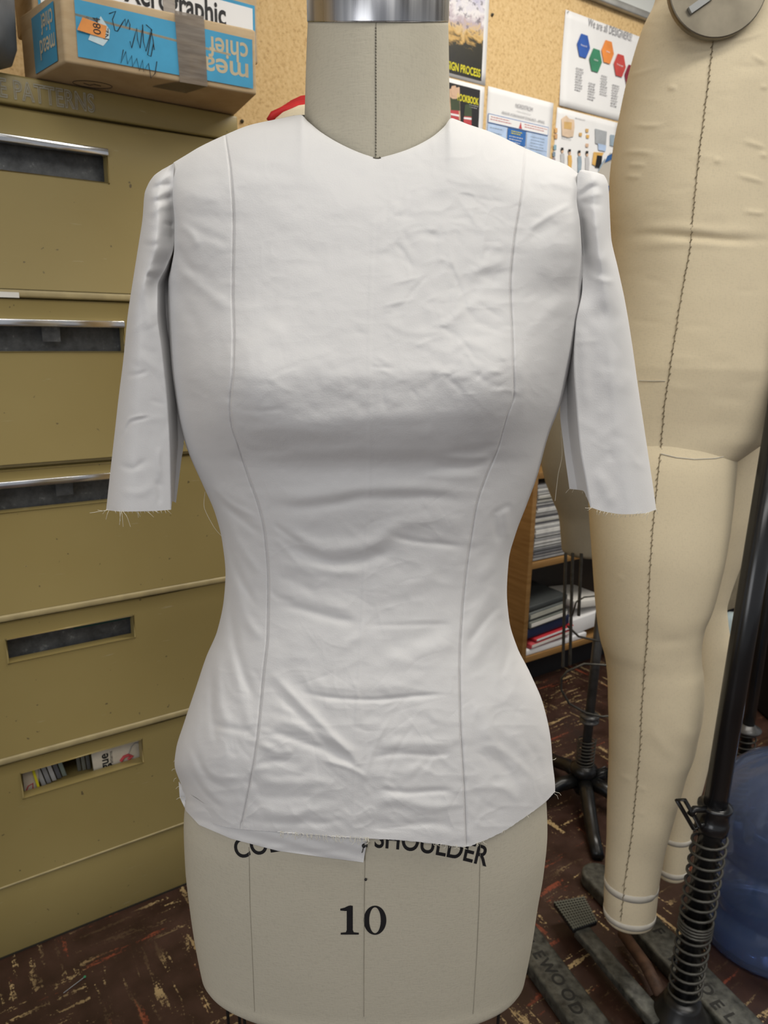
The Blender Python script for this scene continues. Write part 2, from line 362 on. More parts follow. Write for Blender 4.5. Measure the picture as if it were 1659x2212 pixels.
# pattern envelopes seen in the bottom drawer slot
def envelope(s0, s1, z0, z1, off, lean, mat, label):
    t = thing('pattern_envelope', K((s0+s1)/2, off, z0), label, 'pattern envelope', 'sewing pattern envelopes in the bottom drawer')
    mb = MB(); mb.hexa([K(s+(z-z0)*lean, o, z) for z in (z0, z1) for (s, o) in ((s0, off), (s1, off), (s1, off-.004), (s0, off-.004))]); bevel(mb.build('envelope_body', mat, t), .0006); return t
b = MB(); kbox(b, .06, .32, -.13, -.125, .33, .41); kbox(b, .06, .32, -.13, -.021, .325, .33); 
o = b.build('drawer_interior', M_OLIVE_D, cab)
# the slot shows an opening: cut it in the body
bd = [o_ for o_ in cab.children if o_.name.startswith('body')][0]
cut = MB(); kbox(cut, .066, .315, -.12, .01, .334, .41)
for i_ in range(4): kbox(cut, HS[i_][0]-.008, HS[i_][1]+.008, -.036, .01, HZ[i_][0]-.012, HZ[i_][1]+.008)
if 1: cu = cut.build('tmpcut', M_OLIVE_D); bm_ = bd.modifiers.new('slot', 'BOOLEAN'); bm_.operation = 'DIFFERENCE'; bm_.object = cu; bm_.solver = 'EXACT'
bpy.context.view_layer.update(); dg = bpy.context.evaluated_depsgraph_get(); nm = bpy.data.meshes.new_from_object(bd.evaluated_get(dg)); bd.modifiers.clear(); bd.data = nm; bpy.data.objects.remove(cu); o.parent = None; bpy.data.objects.remove(o)
e1 = envelope(.080, .108, .338, .396, -.030, .0, mk('ivory_paper', (.62, .55, .45)), 'ivory pattern envelope at the left end of the bottom drawer slot')
MB().tube([K(.083, -.0292, .3385), K(.088, -.0292, .349), K(.097, -.0292, .352), K(.096, -.0292, .341)], .0012, 6).build('print', M_PINKR, e1)
envelope(.104, .109, .338, .396, -.0262, -.16, M_YEL, 'thin yellow-edged pattern envelope in the bottom drawer slot')
for k in range(5): envelope(.113+.0105*k, .1215+.0105*k, .337, .3945-.002*k, -.034-.003*k, -.22, mk('grey_envelope_%s' % 'abcde'[k], ((.42, .42, .42), (.30, .30, .31), (.48, .47, .46), (.13, .13, .14), (.22, .26, .22))[k]), ('pale grey pattern envelope right beside the yellow-edged one', 'mid grey leaning pattern envelope in the bottom drawer slot', 'light leaning pattern envelope in the middle of the slot', 'dark leaning pattern envelope in the bottom drawer slot', 'greenish grey pattern envelope before the dark gap in the slot')[k])
for k in range(3): envelope(.186+.009*k, .193+.009*k, .336, .3955, -.05+.002*k, -.05, mk('dull_envelope_%s' % 'abc'[k], ((.13, .13, .11), (.18, .18, .15), (.12, .12, .11))[k]), ('dull envelope just right of the dark gap in the slot', 'dull upright envelope, second right of the dark gap', 'dull envelope tucked against the large cream one')[k])
e2 = envelope(.213, .314, .3350, .400, -.028, -.05, mk('cream_envelope', (.66, .60, .49)), 'large cream pattern envelope with black title in the bottom drawer slot')
text_on('title', 'gue', .026, lambda x, y, z: K(.243-y, -.0274, .336+x), M_INK, e2, center=False, bold=.0006)
text_on('title', 'Patterns', .010, lambda x, y, z: K(.252-y, -.0274, .342+x), M_INK, e2, center=False)
MB().tube([K(.268, -.027, .345), K(.275, -.027, .353), K(.284, -.027, .354), K(.292, -.027, .349), K(.283, -.027, .344)], .0035, 8).build('print', M_PINKR, e2)
MB().tube([K(.285, -.027, .357), K(.292, -.027, .372), K(.300, -.027, .378), K(.312, -.027, .374)], .0007, 5).build('drawing_line', M_GREYINK, e2)

# ------------------------------------------------------------------ boxes on the cabinet
ZB = 1.6385
A = atz(141, 134, ZB); B = atz(555, 205, ZB); vl = np.array([-.115, .111, 0]); vr = np.array([-.1, .205, 0])
bx = thing('cardboard_box', (A+B+vl/2+vr/2)/2, 'long kraft box with blue printed panels and brown tape, overhanging the cabinet edge', 'cardboard box')
HB = .100
body = MB().hexa([A, B, B+vr, A+vl, A+ZZ*HB, B+ZZ*HB, B+vr+ZZ*HB, A+vl+ZZ*HB]).build('carton', M_KRAFT, bx); bevel(body, .004, 3)
u = (B-A); LB = np.linalg.norm(u); u /= LB; nb = np.array([u[1], -u[0], 0])
def BF(s, z, o=.0010): return A+u*s+ZZ*z+nb*(o+.0012)
def quad(name, pts, mat, parent, label=None, th=None):
    return meshobj(name, pts, [[0, 1, 2, 3]], mat, parent, label=label)
quad('blue_panel', [BF(.019, .010), BF(.300, .008), BF(.300, .083), BF(.019, .089)], M_BLUE, bx)
quad('print_line', [BF(.019, .066, .0010), BF(.262, .052, .0010), BF(.262, .0555, .0010), BF(.019, .0695, .0010)], M_CREAMINK, bx)
def upside(s0, z0): return lambda x, y, z: BF(s0-x, z0-y, .0012)
text_on('lettering', 'chief', .044, upside(.292, .075), M_CREAMINK, bx, bold=.0006, center=False, fit=.068)
text_on('lettering', 'mead', .044, upside(.292, .044), M_CREAMINK, bx, bold=.0006, center=False, fit=.100)
usd = vl/np.linalg.norm(vl); ns = np.array([-usd[1], usd[0], 0]); ns = ns if np.dot(ns, CAM-A) > 0 else -ns
def SF(s, z, o=.0006): return A+usd*s+ZZ*z+ns*(o+.0012)
quad('side_blue_panel', [SF(.022, .006), SF(.108, .004), SF(.108, .084), SF(.022, .088)], M_BLUE_D, bx)
text_on('side_lettering', 'chief', .040, lambda x, y, z: SF(.028+x, .080-y, .0012), M_CREAMINK, bx, bold=.0004, center=False, fit=.044)
text_on('side_lettering', 'mead', .040, lambda x, y, z: SF(.026+x, .046-y, .0012), M_CREAMINK, bx, bold=.0004, center=False, fit=.056)
tp = MB(); s0, s1 = .170, .218
P_ = [BF(s0, HB+.002, .0022), BF(s1, HB+.002, .0022), BF(s0+.004, -.0012, .0022), BF(s1+.002, -.0012, .0022), BF(s0-.03, -.0012, -.05), BF(s1-.02, -.0012, -.055)]
tp.add(P_, [[0, 2, 3, 1], [2, 4, 5, 3]]).build('packing_tape', M_PTAPE, bx)
def scribble(pts, name='marker_scribble', r=.0007):
    MB().tube([BF(s, z, .0013) for s, z in pts], r, 5).build(name, M_INK, bx)
# scribbles (front pixel positions -> box face coordinates)
def bface(px, py): d = ray(px, py); t = np.dot(A-CAM, nb)/np.dot(d, nb); P = CAM+d*t; return (float(np.dot(P-A, u)), float(P[2]-ZB))
zz = lambda L: [bface(x/2.765, y/2.765) for x, y in L]
scribble(zz([(650, 85), (690, 70), (670, 120), (685, 185), (700, 190), (730, 140), (745, 115), (750, 160), (765, 120), (775, 150), (772, 180)]))
scribble(zz([(775, 250), (785, 290), (800, 230), (815, 170), (820, 240), (835, 290), (845, 200), (850, 150), (855, 250), (870, 310), (890, 230), (900, 175), (912, 240), (920, 300)]))
scribble(zz([(735, 300), (720, 380), (750, 310), (760, 385), (785, 335), (790, 400), (815, 350), (830, 425), (850, 360), (855, 430), (885, 380), (900, 470), (925, 440), (935, 370)]))
scribble(zz([(870, 150), (905, 180), (880, 330), (900, 340), (915, 260)]))
tagp = thing('paper_tag', BF(.055, .055, .003), 'torn orange numbered tag stuck over a pale slip on the box', 'paper tag')
pp = zz([(600, 100), (655, 185), (650, 235), (615, 278), (525, 240), (540, 205)])
meshobj('pale_slip', [BF(s, z, .0016) for s, z in pp], [list(range(6))], M_PALE, tagp)
pp = zz([(490, 110), (635, 160), (625, 235), (458, 185)])
meshobj('orange_slip', [BF(s, z, .0024+.002*(i in (0, 3))) for i, (s, z) in enumerate(pp)], [[0, 1, 2, 3]], M_ORANGE, tagp)
c_ = bface(600/2.765, 210/2.765)
text_on('number', '084', .016, lambda x, y, z: BF(c_[0]-y, c_[1]-.001+x, .0036), M_INK, tagp, center=False)
text_on('small_print', 'LOT NO.', .005, lambda x, y, z: BF(c_[0]-.017-y, c_[1]+.002+x, .0036), M_INK, tagp, center=False)
c_ = bface(648/2.765, 225/2.765)
text_on('slip_mark', 'NZ', .012, lambda x, y, z: BF(c_[0]-y, c_[1]-.004+x, .0022), M_INK, tagp, center=False)
# underside logo circle
uc = atz(200, 183, ZB-.0012)
MB().tube([uc+u*.030*math.cos(t)+(vl/np.linalg.norm(vl))*.020*math.sin(t) for t in np.linspace(0, 2*math.pi, 40)[:-1]], .0005, 4, closed=True).add([], []).build('underside_circle', M_INK, bx)
MB().tube([uc-u*.014, uc-u*.002+usd*.006, uc+u*.001-usd*.004, uc+u*.013], .0005, 4).build('underside_mark', M_INK, bx)

OX = -.02; Z2 = ZB+HB+.001
def so_(px, py, off): p = onplane(px, py, off); return float(np.dot(p-A0, DD)), float(p[2])
xr_s = so_(557, 60, OX)[0]; lb_s, lb_z = so_(550, 13, OX); bs_, bz_ = so_(488, 57, OX); bl_ = so_(268, 8, OX)[0]
xb = thing('cardboard_box', K(.40, OX-.10, Z2), 'kraft carton with white blue-bordered label lettered in black, on top of the long box', 'cardboard box')
kobj('carton', M_KRAFT, xb, .215, xr_s, OX-.15, OX, Z2, 2.02, .004)
kobj('label_border', mk('cyan_border', (.04, .30, .52)), xb, .225, lb_s, OX, OX+.0006, Z2+.004, lb_z)
kobj('label_white', M_PAPER, xb, .229, lb_s-.005, OX+.0006, OX+.0012, Z2+.008, lb_z-.006)
text_on('lettering', 'Xerographic', .052, lambda x, y, z: K((bs_+bl_)/2+x, OX+.0018, bz_+y), M_INK, xb, bold=.0012, fit=bs_-bl_)
kobj('packing_tape', M_PTAPE, xb, so_(352, 20, OX)[0], so_(378, 30, OX)[0], OX+.002, OX+.0024, Z2, 2.02)

gb = thing('storage_bin', atz(-40, 150, CT+.002), 'grey plastic bin at the left end of the cabinet top', 'bin')
c0 = atz(30, 152, CT+.001)
cs = [(c0+usd*.02, .0)]; mb = MB(); P0 = c0+np.array([-.088, -.050, 0])
ring = lambda r, z: [P0+np.array([math.copysign(abs(math.cos(a))**.5, math.cos(a))*r, math.copysign(abs(math.sin(a))**.5, math.sin(a))*r*.8, z]) for a in np.linspace(0, 2*math.pi, 41)[:-1]]
V = []; hs = [(0.075, 0), (.092, .008), (.1, .03), (.104, .15), (.108, .20), (.112, .20), (.112, .215), (.104, .215), (.098, .03)]
for r_, z_ in hs: V += ring(r_, z_)
meshobj('bin_shell', V, gridfaces(len(hs), 40, True).tolist()+[list(range(40))[::-1], [8*40+k for k in range(40)]], M_GREYP, gb, True)

# ------------------------------------------------------------------ papers pinned on the cork wall
WO = WOFF+.0012
def wallpt(px, py, o=WO): return onplane(px, py, o)
def ws(px, py): p = onplane(px, py, WO); return float(np.dot(p-A0, DD)), float(p[2])
def paper(name, s0, s1, z0, z1, mat, label, cat, curl=0.0, group=None):
    t = thing(name, K((s0+s1)/2, WO, z0), label, cat, group)
    n = 12; V = []
    for i in range(n+1):
        for j in range(n+1):
            a, c = i/n, j/n; V.append(K(s0+(s1-s0)*c, WO+curl*((2*a-1)**2*.5*(1-c)+.3*(a < .2)*(c < .3)), z0+(z1-z0)*a))
    o = meshobj('sheet', V, gridfaces(n+1, n+1), mat, t, True); m = o.modifiers.new('thick', 'SOLIDIFY'); m.thickness = .0006; m.offset = -1
    return t
def wq(mb, s0, s1, z0, z1, o): b_ = len(mb.V); mb.add([K(s0, o, z0), K(s1, o, z0), K(s1, o, z1), K(s0, o, z1)], [[0, 1, 2, 3]])
def wquad(name, mat, par, s0, s1, z0, z1, o=.0012, label=None): m = MB(); wq(m, s0, s1, z0, z1, WO+o); return m.build(name, mat, par, label=label)
def lines(par, s0, s1, z1, n, dz, mat=None, h=.0022, o=.0012, jit=.25, name='text_lines'):
    m = MB()
    for i in range(n):
        e = s1-(s1-s0)*random.random()*jit; x = s0+(s1-s0)*random.random()*.04
        while x < e:
            w_ = random.uniform(.004, .011); wq(m, x, min(x+w_, e+.002), z1-i*dz-h, z1-i*dz, WO+o); x += w_+.0022
    return m.build(name, mat or M_GREYINK, par)
def wtext(name, s, size, s_c, z, mat, par, bold=0, o=.0016, fit=None, center=True): return text_on(name, s, size, lambda x, y, zz_: K(s_c+x, WO+o, z+y), mat, par, bold=bold, fit=fit, center=center)
# 'We are all DESIGNERS!'
t = paper('notice', 1.897, 2.33, 1.972, 2.250, M_PAPER, 'white notice headed We are all DESIGNERS with coloured hexagons', 'poster', .004)
hs0, hz0 = ws(1268, 62); hs1, hz1 = ws(1363, 84)
wtext('heading', 'We are all DESIGNERS!', .034, (hs0+hs1)/2, (hz0+hz1)/2, M_GREYINK, t, fit=hs1-hs0, o=.004)
for k, (px, py, m, wd) in enumerate([(1259, 100, M_HB, 'Research'), (1285, 131, M_HG, 'Define'), (1311, 113, M_HO, 'Ideate'), (1337, 142, M_HR, 'Prototype'), (1360, 165, M_HM, 'Test')]):
    s_, z_ = ws(px, py); R = .0315; P = [K(s_+R*math.cos(math.radians(a)), WO+.0035+.0002*k, z_+R*math.sin(math.radians(a))*1.22) for a in range(0, 360, 60)]
    hx = meshobj('hexagon', P, [list(range(6))], m, t); wtext('hexagon_word', wd, .008, s_, z_-.002, M_PAPER, hx, o=.0052)
for (px0, py0, n_) in [(1243, 146, 9), (1270, 178, 7), (1297, 162, 8), (1321, 182, 9)]:
    s_, z_ = ws(px0, py0); lines(t, s_, s_+.036, z_, n_, .0080, h=.0028, o=.0035)
MB().lathe(K(1.905, WO+.004, 2.244), [(.002, 0), (.002, .003)], 10, NN).build('pin', M_STEEL, t)
# workmanship notice
t = paper('notice', 1.588, 1.873, 1.76, 1.975, M_PAPER, 'white notice with store name heading and blue table, left of the fashion sketches', 'poster', .003)
wtext('heading', 'NORDSTROM', .017, 1.742, 1.935, M_GREYINK, t, fit=.075, o=.003)
wtext('subheading', 'Fashion Dress Group', .007, 1.742, 1.924, M_LIGHTINK, t, o=.003)
wtext('subheading', 'VENDOR WORKMANSHIP STANDARDS - APPAREL', .011, 1.742, 1.908, M_GREYINK, t, fit=.19, o=.003)
wquad('bordered_strip', M_MB, t, 1.592, 1.855, 1.874, 1.900, .003); wquad('strip_fill', M_PAPER, t, 1.594, 1.853, 1.876, 1.898, .0034)
lines(t, 1.60, 1.70, 1.893, 2, .007, M_PINKR, .0018, .0040); lines(t, 1.745, 1.85, 1.893, 2, .007, M_PINKR, .0018, .0040)
meshobj('warning_triangle', [K(1.722, WO+.0042, 1.877), K(1.736, WO+.0042, 1.877), K(1.729, WO+.0042, 1.896)], [[0, 1, 2]], M_PINKR, t)
wquad('table_column', M_LB, t, 1.592, 1.672, 1.77, 1.872, .003); wquad('table_column', M_MB, t, 1.676, 1.756, 1.828, 1.872, .003); wquad('table_column', M_LB, t, 1.676, 1.855, 1.77, 1.826, .003); wquad('table_column', M_LB, t, 1.760, 1.855, 1.827, 1.872, .003)
lines(t, 1.69, 1.74, 1.866, 2, .006, M_YEL, .0022, .004); lines(t, 1.682, 1.74, 1.850, 3, .008, M_PAPER, .0018, .004)
lines(t, 1.60, 1.66, 1.863, 2, .014, M_SLATE, .0018, .004); lines(t, 1.775, 1.84, 1.862, 6, .009, M_SLATE, .0014, .004)
# fashion sketch sheet
t = paper('sketch_sheet', 1.890, 2.20, 1.74, 1.966, M_PAPER, 'white fashion board with little figure sketches, beside the larger dress form', 'poster', .003)
def poly(name, pts, mat, par, o=.0032):
    P = [onplane(x, y, WO+o) for x, y in pts]; return meshobj(name, P, [list(range(len(P)))], mat, par)
def c2(L): return [(950+x/2.34, y/2.34) for x, y in L]
poly('garment_sketch', c2([(615, 600), (640, 583), (655, 600), (680, 605), (682, 640), (675, 690), (650, 695), (618, 685)]), mk('nude_print', (.72, .55, .40)), t)
poly('garment_detail', c2([(628, 615), (668, 618), (666, 655), (628, 650)]), M_TAN, t, .0036)
for k, (x, y, c) in enumerate([(588, 660, (.70, .40, .16)), (588, 690, (.62, .36, .18)), (583, 745, (.25, .42, .50)), (578, 780, (.22, .30, .38)), (577, 810, (.35, .30, .32))]):
    poly('colour_swatch', c2([(x-7, y-14), (x+7, y-12), (x+6, y+12), (x-7, y+10)]), mk('swatch_%s' % 'abcde'[k], c), t)
for k, (x, y, c) in enumerate([(745, 660, M_TAN), (748, 690, M_GOLDP), (745, 735, M_SKIN), (712, 680, M_TAN)]): poly('small_sketch', c2([(x-8, y-10), (x+8, y-8), (x+6, y+9), (x-7, y+8)]), c, t)
poly('fabric_swatch', c2([(785, 650), (845, 665), (840, 735), (787, 725)]), mk('slate_stripe', (.38, .40, .42)), t)
poly('fabric_swatch', c2([(800, 725), (842, 735), (838, 765), (802, 758)]), M_LB, t, .0036); poly('fabric_swatch', c2([(862, 680), (884, 683), (880, 740), (860, 735)]), M_SLATE, t)
poly('fabric_swatch', c2([(778, 768), (830, 772), (815, 800), (790, 840), (770, 830)]), M_GOLDP, t, .0032); poly('fabric_swatch', c2([(795, 785), (822, 788), (815, 850), (785, 845)]), M_BLACK, t, .0036); poly('fabric_swatch', c2([(815, 830), (835, 800), (850, 830), (830, 870), (800, 865)]), M_SLATE, t, .0038)
lines(t, 1.975, 2.04, 1.948, 1, .006, M_GREYINK, .0014, .003); lines(t, 1.918, 1.97, 1.885, 2, .006, M_GREYINK, .0014, .003)
for k, (x, top, m) in enumerate([(620, 748, M_LIGHTINK), (657, 756, M_GOLDP), (706, 762, M_SLATE), (745, 765, M_LIGHTINK)]):
    f_ = poly('figure_sketch', c2([(x-9, top+28), (x+9, top+28), (x+12, top+60), (x+7, top+110), (x-9, top+110), (x-8, top+60)]), m, t)
    poly('figure_head', c2([(x-5, top+6), (x+5, top+6), (x+6, top+22), (x, top+28), (x-5, top+20)]), M_SKIN, f_, .0036); poly('figure_hair', c2([(x-7, top-2), (x+6, top-2), (x+6, top+10), (x-7, top+14)]), M_BLACK, f_, .0040)
# design process / lookbook boards
def art_mat():
    tt = NT('poster_artwork', .4, 0, None, .4); v = tt.mapping(); n = tt.noise(v, 22, 5, .65, 1.0)
    sep = tt.n.new('ShaderNodeSeparateXYZ'); tt.l(tt.tc.outputs['Generated'], sep.inputs[0]); z = sep.outputs[2]
    zz_ = tt.math('ADD', z, tt.math('MULTIPLY', tt.math('SUBTRACT', n, .5), .35))
    c = tt.ramp(zz_, [(.0, (.008, .008, .008, 1)), (.19, (.02, .018, .008, 1)), (.23, (.55, .34, .10, 1)), (.29, (.62, .45, .22, 1)), (.34, (.45, .37, .42, 1)), (.40, (.75, .72, .72, 1)), (.50, (.50, .48, .62, 1)), (1, (.8, .8, .82, 1))])
    dk = tt.ramp(tt.noise(v, 60, 4, .7), [(.55, g(0)), (.62, g(.75))]); up = tt.ramp(z, [(.24, g(0)), (.29, g(1))]); c = tt.mix(tt.math('MULTIPLY', dk, up), c, (.10, .09, .12, 1))
    ye = tt.n.new('ShaderNodeSeparateXYZ'); gx = sep.outputs[0]
    yf = tt.ramp(tt.math('ADD', tt.math('ADD', gx, tt.math('MULTIPLY', z, .9)), tt.math('MULTIPLY', n, .4)), [(1.02, g(0)), (1.12, g(1))]); ylo = tt.ramp(z, [(.06, g(0)), (.12, g(1)), ]); yhi = tt.ramp(z, [(.26, g(1)), (.32, g(0))])
    c = tt.mix(tt.math('MULTIPLY', tt.math('MULTIPLY', yf, ylo), yhi), c, (.85, .72, .02, 1)); tt.color(c); return tt.m
t = paper('poster', 1.33, 1.577, 1.974, 2.42, M_PAPER, 'tall colourful DESIGN PROCESS poster right of the metal neck cap', 'poster', .002)
wquad('artwork', art_mat(), t, 1.345, 1.559, 1.984, 2.41, .0022)
wtext('title', 'DESIGN PROCESS', .030, 1.478, 1.992, M_YEL, t, bold=.0006, fit=.150, o=.003)
t = paper('poster', 1.33, 1.575, 1.70, 1.970, M_PAPER, 'black LOOKBOOK poster with two printed figures, under the DESIGN PROCESS one', 'poster', .002)
wquad('print_ground', M_BLACK, t, 1.345, 1.556, 1.71, 1.958, .0022)
wtext('title', 'LOOKBOOK', .026, 1.510, 1.916, M_YEL, t, bold=.0006, fit=.082, o=.003); lines(t, 1.515, 1.55, 1.912, 2, .006, M_LIGHTINK, .0014, .003)
poly('figure_backdrop', c2([(48, 450), (100, 440), (105, 640), (48, 640)]), M_SKIN, t, .0026)
poly('figure_torso', c2([(52, 490), (65, 500), (84, 500), (100, 488), (102, 560), (56, 556)]), M_SAGE, t, .0030); poly('figure_head', c2([(60, 435), (80, 432), (86, 455), (78, 485), (62, 485), (56, 455)]), M_SKIN, t, .0034); poly('figure_skirt', c2([(54, 556), (96, 560), (98, 620), (52, 600)]), M_PINKR, t, .0030)
poly('figure_stripe', c2([(54, 572), (98, 580), (98, 590), (53, 581)]), M_PAPER, t, .0036)
poly('figure_torso', c2([(128, 530), (160, 520), (162, 590), (122, 588)]), M_SAGE, t, .0030); poly('figure_skirt', c2([(122, 588), (160, 590), (160, 650), (118, 640)]), M_PINKR, t, .0030); poly('figure_stripe', c2([(122, 592), (160, 596), (160, 606), (121, 601)]), M_PAPER, t, .0036)
# leaning card with blue edges behind the sleeve
t = thing('card', onplane(1318, 400, -.25), 'cream card with blue edges between the right sleeve and the larger form', 'card')
P = [aty(x, y, 1.7) for x, y in [(1318, 330), (1352, 335), (1350, 420), (1300, 412), (1285, 385)]]
V = P+[p+np.array([0, .004, 0]) for p in P]; meshobj('card_sheet', V, [[0, 1, 2, 3, 4], [9, 8, 7, 6, 5]]+[[i, (i+1) % 5+0, (i+1) % 5+5, i+5] for i in range(5)], M_PAPER2, t)
for q in ([(1312, 337), (1330, 328), (1330, 340), (1306, 352)], [(1300, 400), (1330, 402), (1330, 413), (1299, 411)]): meshobj('card_edge', [aty(x, y, 1.697) for x, y in q], [[0, 1, 2, 3]], M_MB, t)
# whiteboard with frame
t = thing('whiteboard', K(2.9, WO, 2.30), 'whiteboard with grey metal frame at the top of the wall', 'whiteboard')
kobj('board', M_WB, t, 1.95, 4.0, WOFF+.002, WOFF+.015, 2.322, 2.86)
b_ = MB(); kbox(b_, 1.93, 4.02, WOFF+.001, WOFF+.024, 2.300, 2.322); kbox(b_, 1.93, 1.95, WOFF+.001, WOFF+.024, 2.3, 2.88); bevel(b_.build('frame', M_ALU, t), .003)
# cork pin holes
for px, py in [(1063, 32), (523, 262)]:
    p = wallpt(px, py); t = MB().lathe(p, [(.005, 0), (.004, .003), (.001, .008)], 8, NN).build('wall_staple', M_STITCH, loc=tuple(p)); tag(t, 'small dark nail in the cork %s' % ('above the notices' if px > 600 else 'beside the cabinet corner'), 'nail')

# ------------------------------------------------------------------ bookcase with its contents
BO = -.255; bsL = 1.683; bc = thing('bookcase', K(2.2, -.36, 0), 'honey wood bookcase standing against the wall behind the forms', 'bookcase')
kobj('side_panel', M_WOOD, bc, bsL, bsL+.02, WOFF+.003, BO, 0.0, 1.06, .001)
kobj('side_panel', M_WOOD, bc, 2.75, 2.77, WOFF+.003, BO, 0.0, 1.06, .001)
for z in (.142, .487, .80, 1.04): kobj('shelf', M_WOOD, bc, bsL+.02, 2.75, WOFF+.003, BO, z-.022, z, .001)
kobj('back_panel', mk('dark_back_board', (.03, .022, .015)), bc, bsL+.02, 2.75, WOFF+.003, WOFF+.006, .12, 1.04)
kobj('plinth', M_BLACK, bc, bsL+.02, 2.75, -.35, -.33, 0.0, .12)
z = .4875; k = 0
adj = ['white', 'grey', 'pale', 'dark', 'cream']
cols = [(.60, .60, .58), (.33, .33, .33), (.70, .69, .66), (.15, .15, .16), (.50, .49, .44)]
mm = [mk('magazine_%s' % a_, c) for a_, c in zip(adj, cols)]
while z < .755:
    h_ = random.uniform(.003, .0085); j = random.choice([0, 1, 2, 2, 4, 3, 1]) if k % 3 else 2
    s0 = bsL+.024+random.uniform(0, .012); o_ = kobj('magazine', mm[j], None, s0, s0+.33, WOFF+.02, BO-.004-random.uniform(0, .02), z, z+h_-.0006)
    tag(o_, ('%s magazine in the tall stack on the upper visible bookcase shelf' % adj[j]), 'magazine', 'stacked magazines, %s' % adj[j]); z += h_; k += 1
def item(name, mat, s0, s1, z0, h_, label, cat, tilt=0.0, of=.004, lip=None, parent=None):
    t = thing(name, K((s0+s1)/2, -.36, z0), label, cat)
    c = [K(s0, BO-of, z0), K(s1, BO-of, z0+tilt), K(s1, WOFF+.02, z0+tilt), K(s0, WOFF+.02, z0)]; c += [p+ZZ*h_ for p in c]
    bevel(MB().hexa(c).build('cover', mat, t), min(.004, h_*.3), 2)
    if lip: 
        c = [K(s0+.006, BO-of+.0015, z0+h_*.25), K(s1-.004, BO-of+.0015, z0+tilt+h_*.25), K(s1-.004, BO-of, z0+tilt+h_*.25), K(s0+.006, BO-of, z0+h_*.25)]; c += [p+ZZ*h_*.5 for p in c]
        MB().hexa(c).build('pages', lip, t)
    return t
item('paper_stack', M_PAPER, bsL+.024, 2.02, .143, .022, 'loose white papers at the bottom of the lowest shelf', 'papers', 0)
item('folder', M_PINKR, bsL+.04, 1.925, .166, .020, 'red-edged folder lying on the loose white papers', 'folder', .012, .0, M_PAPER2)
item('folder', mk('crimson_cover', (.45, .02, .03)), bsL+.06, 1.938, .190, .012, 'crimson folder, second one up over the loose papers', 'folder', .012, -.002, M_PAPER)
item('binder', M_NAVY, bsL+.024, 1.92, .205, .036, 'navy blue binder above the crimson folder', 'binder', .014, .006)
item('binder', mk('grey_green_cover', (.16, .17, .15)), bsL+.03, 1.90, .244, .026, 'grey binder with pale pages on the navy binder', 'binder', .012, .0, M_PAPER2)
item('binder', mk('slate_cover', (.11, .12, .115)), bsL+.026, 1.89, .273, .030, 'slate grey binder, second from the top of the lower pile', 'binder', .012, .003, mk('grey_pages', (.42, .42, .36)))
item('binder', mk('charcoal_cover', (.05, .055, .055)), bsL+.024, 1.90, .306, .020, 'charcoal binder topmost in the lower pile', 'binder', .012, .006)
item('paper_stack', M_PAPER, 1.945, 2.12, .166, .06, 'white paper pile right of the red folders on the lowest shelf', 'papers', .01, .01)
item('paper_stack', M_PAPER2, 1.955, 2.14, .266, .030, 'curled cream papers lying on the right-hand white pile', 'papers', -.02, .014)

# ------------------------------------------------------------------ far right corner
t = thing('metal_cabinet', K(3.6, -.35, 0), 'beige metal cabinet with dark base far back at the right edge', 'cabinet')
kobj('body', M_BEIGE, t, 2.98, 4.2, -.45, -.30, .03, 1.2, .004); kobj('base', M_BLACK, t, 3.0, 4.18, -.45, -.32, 0, .03)
t = thing('waste_bin', (1.42, 2.3, 0), 'black bin standing on the floor behind the black poles', 'bin')
V = []; pr = [(.15, 0), (.16, .01), (.19, .34), (.20, .36), (.205, .37), (.195, .37), (.185, .34), (.15, .02)]
c_ = np.array([1.455, 2.33, 0])
for r_, z_ in pr: V += [c_+np.array([math.copysign(abs(math.cos(a))**.4, math.cos(a))*r_, math.copysign(abs(math.sin(a))**.4, math.sin(a))*r_*.8, z_]) for a in np.linspace(0, 2*math.pi, 41)[:-1]]
meshobj('bin_shell', V, gridfaces(len(pr), 40, True).tolist()+[list(range(40))[::-1], [7*40+k for k in range(40)]], M_BLACK, t, True)
c_ = atz(1583, 1325, .12); bmz = MB().lathe(c_, [(.004, -.12), (.05, -.12), (.055, -.08), (.045, -.02), (.02, .0)], 14); o = bmz.build('crumpled_paper', M_PALE, loc=tuple(c_-ZZ*.12), smooth=True); tag(o, 'small crumpled pale paper on the floor beyond the legs', 'paper')

